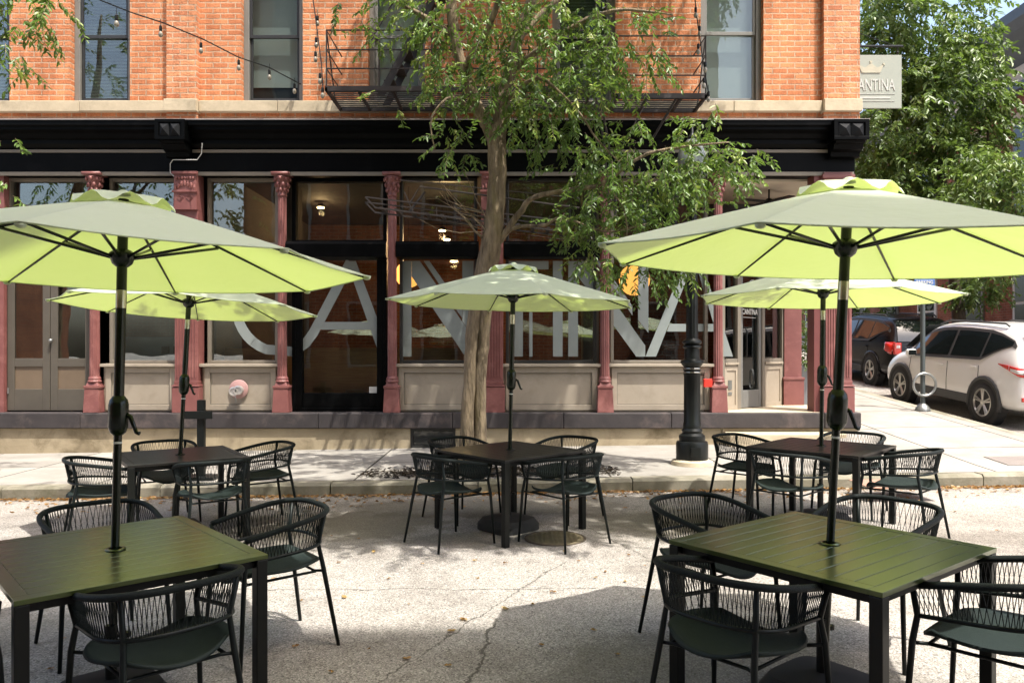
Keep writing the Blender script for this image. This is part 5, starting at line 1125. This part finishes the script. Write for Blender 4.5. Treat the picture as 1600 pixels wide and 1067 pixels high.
# ================================================================ CARS
def make_car(name,loc,lab,paint,st,clad,rz=0,L=4.5,W=.92,wb=2.69,wr=.345,wy=-1.38):
    t=thing(name,loc,lab,'car',None,rz)
    ys_=[s[0] for s in st]
    def ring(s):
        y,zb,zbelt,ztop,wbm,wbl,wt=s
        return [(0,y,zb),(wbm*.9,y,zb),(wbm,y,zb+.12),(W*wbm/W,y,.62),(max(wbl,.01),y,zbelt),(wt,y,ztop-.05 if ztop-zbelt>.1 else ztop-.005),(wt*.86,y,ztop),(0,y,ztop+.015)]
    rings=[ring(s) for s in st]; n=8
    b=MB(); vs=[];fs=[]
    for r in rings: vs+=r
    m=len(rings)
    for i in range(m-1):
        for k in range(n-1): fs.append((i*n+k,i*n+k+1,(i+1)*n+k+1,(i+1)*n+k))
    off=len(vs); vs+=[(-x,y,z) for x,y,z in vs]; fs+=[tuple(off+i for i in f[::-1]) for f in fs]
    fs.append(tuple(range(n))+tuple(off+k for k in range(n-1,-1,-1))); fs.append(tuple((m-1)*n+k for k in range(n))[::-1]+tuple(off+(m-1)*n+k for k in range(n)))
    b.add(vs,fs); import bmesh
    o=b.build('body',paint,t,smooth=True); bm=bmesh.new(); bm.from_mesh(o.data); bmesh.ops.remove_doubles(bm,verts=bm.verts,dist=.0005); bmesh.ops.recalc_face_normals(bm,faces=bm.faces); bm.to_mesh(o.data); bm.free()
    md=o.modifiers.new('sub','SUBSURF'); md.levels=2; md.render_levels=2
    def at(y):
        for i in range(m-1):
            if st[i][0]<=y<=st[i+1][0]:
                f=(y-st[i][0])/(st[i+1][0]-st[i][0]); return [st[i][k]+(st[i+1][k]-st[i][k])*f for k in range(7)]
        return st[-1]
    def side(y,tt,o_=.004):
        s=at(y); x0,z0,x1,z1=s[5],s[2],s[6],s[3]-.05; return (x0+(x1-x0)*tt+o_,y,z0+(z1-z0)*tt)
    def sx_0(y,z):
        rg=[(q[0],q[2]) for q in ring([y]+at(y)[1:])][1:6]
        for (xa,za),(xb,zb) in zip(rg,rg[1:]):
            if za<=z<=zb: return xa+(xb-xa)*(z-za)/max(1e-6,zb-za)
        return rg[-1][0]
    for sg in(-1,1):
        def pane(nm,mat,ya,yb_,b0,b1,t0,t1,o_):
            b=MB()
            def P(u,v):
                y=ya+(yb_-ya)*u; lo=b0+(b1-b0)*u; hi=t0+(t1-t0)*u; p=side(y,lo+(hi-lo)*v,o_); return (sg*p[0],p[1],p[2])
            b.grid(P,8,3); return b.build(nm,mat,t,smooth=True)
        pane('window_surround',CLAD,-L/2+.34,-1.2,.62,.03,.74,.93,.002); pane('window_surround',CLAD,-1.2,1.12,.03,.03,.93,.93,.002)
        pane('window',GLC,-L/2+.42,-1.20,.60,.12,.72,.84,.009); pane('window',GLC,-1.15,-.30,.12,.12,.84,.84,.009); pane('window',GLC,-.22,1.0,.12,.12,.84,.80,.009)
        for y_ in(-1.19,-.27,1.02):
            b=MB(); zz=[.42,.55,.7,.85,.97]; b.tube([(sg*(sx_0(y_,z)+.001),y_+(.06*(z-.7) if y_<0 else -.05*(z-.7)),z) for z in zz],.0045,4); b.build('door_seam',RUBR,t)
        # handles, mirror
        b=MB()
        for y in(-.95,.05): p=side(y,-.0); b.cbox((sg*(p[0]+.012),y-.1,p[2]-.10),(.03,.17,.028))
        b.build('door_handle',paint,t,bevel=.008)
        b=MB(); b.cbox((sg*1.01,.80,1.05),(.20,.10,.13)); wm=b.build('wing_mirror',paint if paint is WCAR else CLAD,t,bevel=.035); b=MB(); b.cbox((sg*1.01,.745,1.05),(.155,.006,.10)); b.build('mirror_glass',GLC,wm)
        b=MB(); b.tube([(sg*.60,-1.5,1.66),(sg*.60,-1.4,1.705),(sg*.60,.2,1.71),(sg*.60,.5,1.63)],.018,6); b.build('roof_rail',CLAD,t,smooth=True)
        def sx_(y,z):
            y=max(-L/2,min(L/2,y)); rg=[(q[0],q[2]) for q in ring([y]+at(y)[1:])][1:6]
            for (xa,za),(xb,zb) in zip(rg,rg[1:]):
                if za<=z<=zb: return xa+(xb-xa)*(z-za)/max(1e-6,zb-za)
            return rg[-1][0]
        def lens(nm,mat,ya,yb_,z0a,z0b,z1a,z1b,o_):
            b=MB()
            def P(u,v):
                y=ya+(yb_-ya)*u; lo=z0a+(z0b-z0a)*u; hi=z1a+(z1b-z1a)*u; z=lo+(hi-lo)*v; return (sg*(sx_(y,z)+o_),y,z)
            b.grid(P,8,4); return b.build(nm,mat,t,smooth=True,solid=.006)
        h_=-L/2
        if clad:
            lens('tail_lamp',REDL,h_+.56,h_+.30,1.035,.955,1.05,1.035,.010)
            lens('tail_lamp',REDL,h_+.295,h_+.03,.955,.85,1.035,1.0,.012)
            lens('reverse_lamp',CLEARL,h_+.24,h_+.04,.945,.90,.985,.965,.018)
            b=MB(); b.box(*sorted((sg*.80,sg*.46)),h_-.035,h_+.05,.86,.985); b.build('rear_lamp_panel',CLEARL,t,bevel=.015)
            b=MB(); b.box(*sorted((sg*.79,sg*.47)),h_-.04,h_-.02,.862,.90); b.build('tail_lamp',REDL,t,bevel=.004)
        else:
            lens('tail_lamp',REDL,h_+.30,h_+.04,.90,.80,1.08,1.08,.012)
            b=MB(); b.box(*sorted((sg*.83,sg*.66)),h_-.045,h_+.06,.80,1.08); b.build('rear_lamp_panel',REDL,t,bevel=.02)
            b=MB(); b.box(*sorted((sg*.79,sg*.70)),h_-.052,h_-.03,.95,1.02); b.build('reverse_lamp',CLEARL,t,bevel=.01)
        b=MB(); b.cbox((sg*(W-.01),0,.36),(.05,1.9,.16)); b.build('sill_cladding',CLAD,t,bevel=.02)
        b=MB(); b.cbox((sg*.72,-L/2+.0,.5),(.28,.04,.07)); b.build('rear_reflector',REDL,t,bevel=.01)
        for y in(wy,wy+wb):
            b=MB(); pts=[(sg*(W-.0),y+(wr+.085)*math.cos(q),wr+(wr+.085)*math.sin(q)) for q in [math.pi*(-.08+1.16*k/14) for k in range(15)]]; b.tube(pts,.035,6); b.build('wheel_arch',CLAD if clad else paint,t,smooth=True)
            b=MB(); b.m=Matrix.Translation((sg*(W-.10),y,wr))@Matrix.Rotation(R(90)*sg,4,'Y'); b.lathe([(wr+.085,-.05),(wr+.085,.108),(.1,.109)],(0,0,0),28); b.build('wheel_well',RUBR,t)
            b=MB(); b.m=Matrix.Translation((sg*(W-.105),y,wr))@Matrix.Rotation(R(90)*sg,4,'Y'); b.lathe([(.22,-.1),(wr-.02,-.1),(wr,-.08),(wr,.10),(wr-.02,.125),(wr-.07,.14),(.245,.135),(.24,.10)],(0,0,0),32); ty_=b.build('tyre',RUBR,t,smooth='auto')
            b=MB(); b.m=Matrix.Translation((sg*(W-.105),y,wr))@Matrix.Rotation(R(90)*sg,4,'Y'); b.lathe([(.245,.05),(.245,.132),(.225,.137),(.21,.10),(.20,.06)],(0,0,0),32,cap=False); b.lathe([(.06,.08),(.055,.125),(.02,.13)],(0,0,0),12)
            for k in range(10):
                a=2*math.pi*(k//2)/5+(.13 if k%2 else -.13); ca,sa=math.cos(a),math.sin(a); b.tube([(.04*ca,.04*sa,.115),(.228*math.cos(a*1),.228*math.sin(a*1),.125)],.017,5)
            b.build('rim',RIM,ty_,smooth='auto')
    # rear glass
    b=MB(); ra=at(-L/2+.14); rb=at(-L/2+.50)
    y0_,z0_=-L/2+.125,1.10; y1_,z1_=-L/2+.42,1.57
    b.grid(lambda u,v:((u*2-1)*(.70-.08*v),y0_+(y1_-y0_)*v-.045-.03*math.sin(math.pi*v)-.02*(1-(u*2-1)**2),z0_+(z1_-z0_)*v),8,4); b.build('rear_window',GLC,t,smooth=True)
    b=MB(); b.cbox((0,-L/2+.02,.42),(1.55,.10,.26)); b.build('rear_bumper',CLAD,t,bevel=.04)
    b=MB(); b.cbox((0,-L/2-.04,.80),(.32,.012,.16)); b.build('licence_plate',WHT,t,bevel=.004)
    b=MB(); b.grid(lambda u,v:((u*2-1)*(.76-.14*v),1.50-.62*v,1.075+.50*v+.03),8,3); b.build('windscreen',GLC,t,smooth=True)
    for sg in(-1,1):
        b=MB(); b.sphere((sg*.60,L/2-.17,.74),(.15,.11,.06),10,6); b.build('headlight',CLEARL,t,smooth=True)
    return t
def stations(L):
    h=L/2
    return [(-h,.34,.70,.72,.78,.74,.66),(-h+.04,.30,.88,.93,.86,.84,.76),(-h+.10,.28,1.00,1.10,.90,.87,.76),(-h+.25,.26,1.06,1.38,.92,.885,.70),(-h+.42,.25,1.07,1.60,.925,.89,.66),(-h+.75,.24,1.06,1.67,.925,.895,.66),
    (-.6,.24,1.02,1.70,.925,.90,.66),(.1,.24,.99,1.69,.925,.90,.655),(.6,.24,.97,1.62,.925,.90,.64),(.95,.24,.965,1.44,.925,.895,.64),(1.40,.24,.96,1.12,.92,.88,.70),(1.62,.25,.95,1.04,.91,.86,.68),(h-.25,.27,.84,.93,.86,.80,.62),(h-.06,.30,.68,.76,.76,.70,.56),(h,.36,.58,.62,.66,.62,.5)]
def carz(x,y): return G(x,y)
sl_=math.atan(.072)
wc=make_car('parked_car',(9.03,14.7,carz(9.0,14.7)),'white compact SUV parked by the side street curb, rear toward the viewer',WCAR,stations(4.5),True,rz=R(1.5)); wc.rotation_euler=(sl_,0,R(1.5))
bc=make_car('parked_car',(9.72,20.3,carz(9.7,20.3)),'glossy black SUV parked ahead of the white car',BCAR,stations(4.7),False,rz=0,L=4.7,wy=-1.42,wb=2.8,wr=.36); bc.rotation_euler=(sl_,0,R(0))
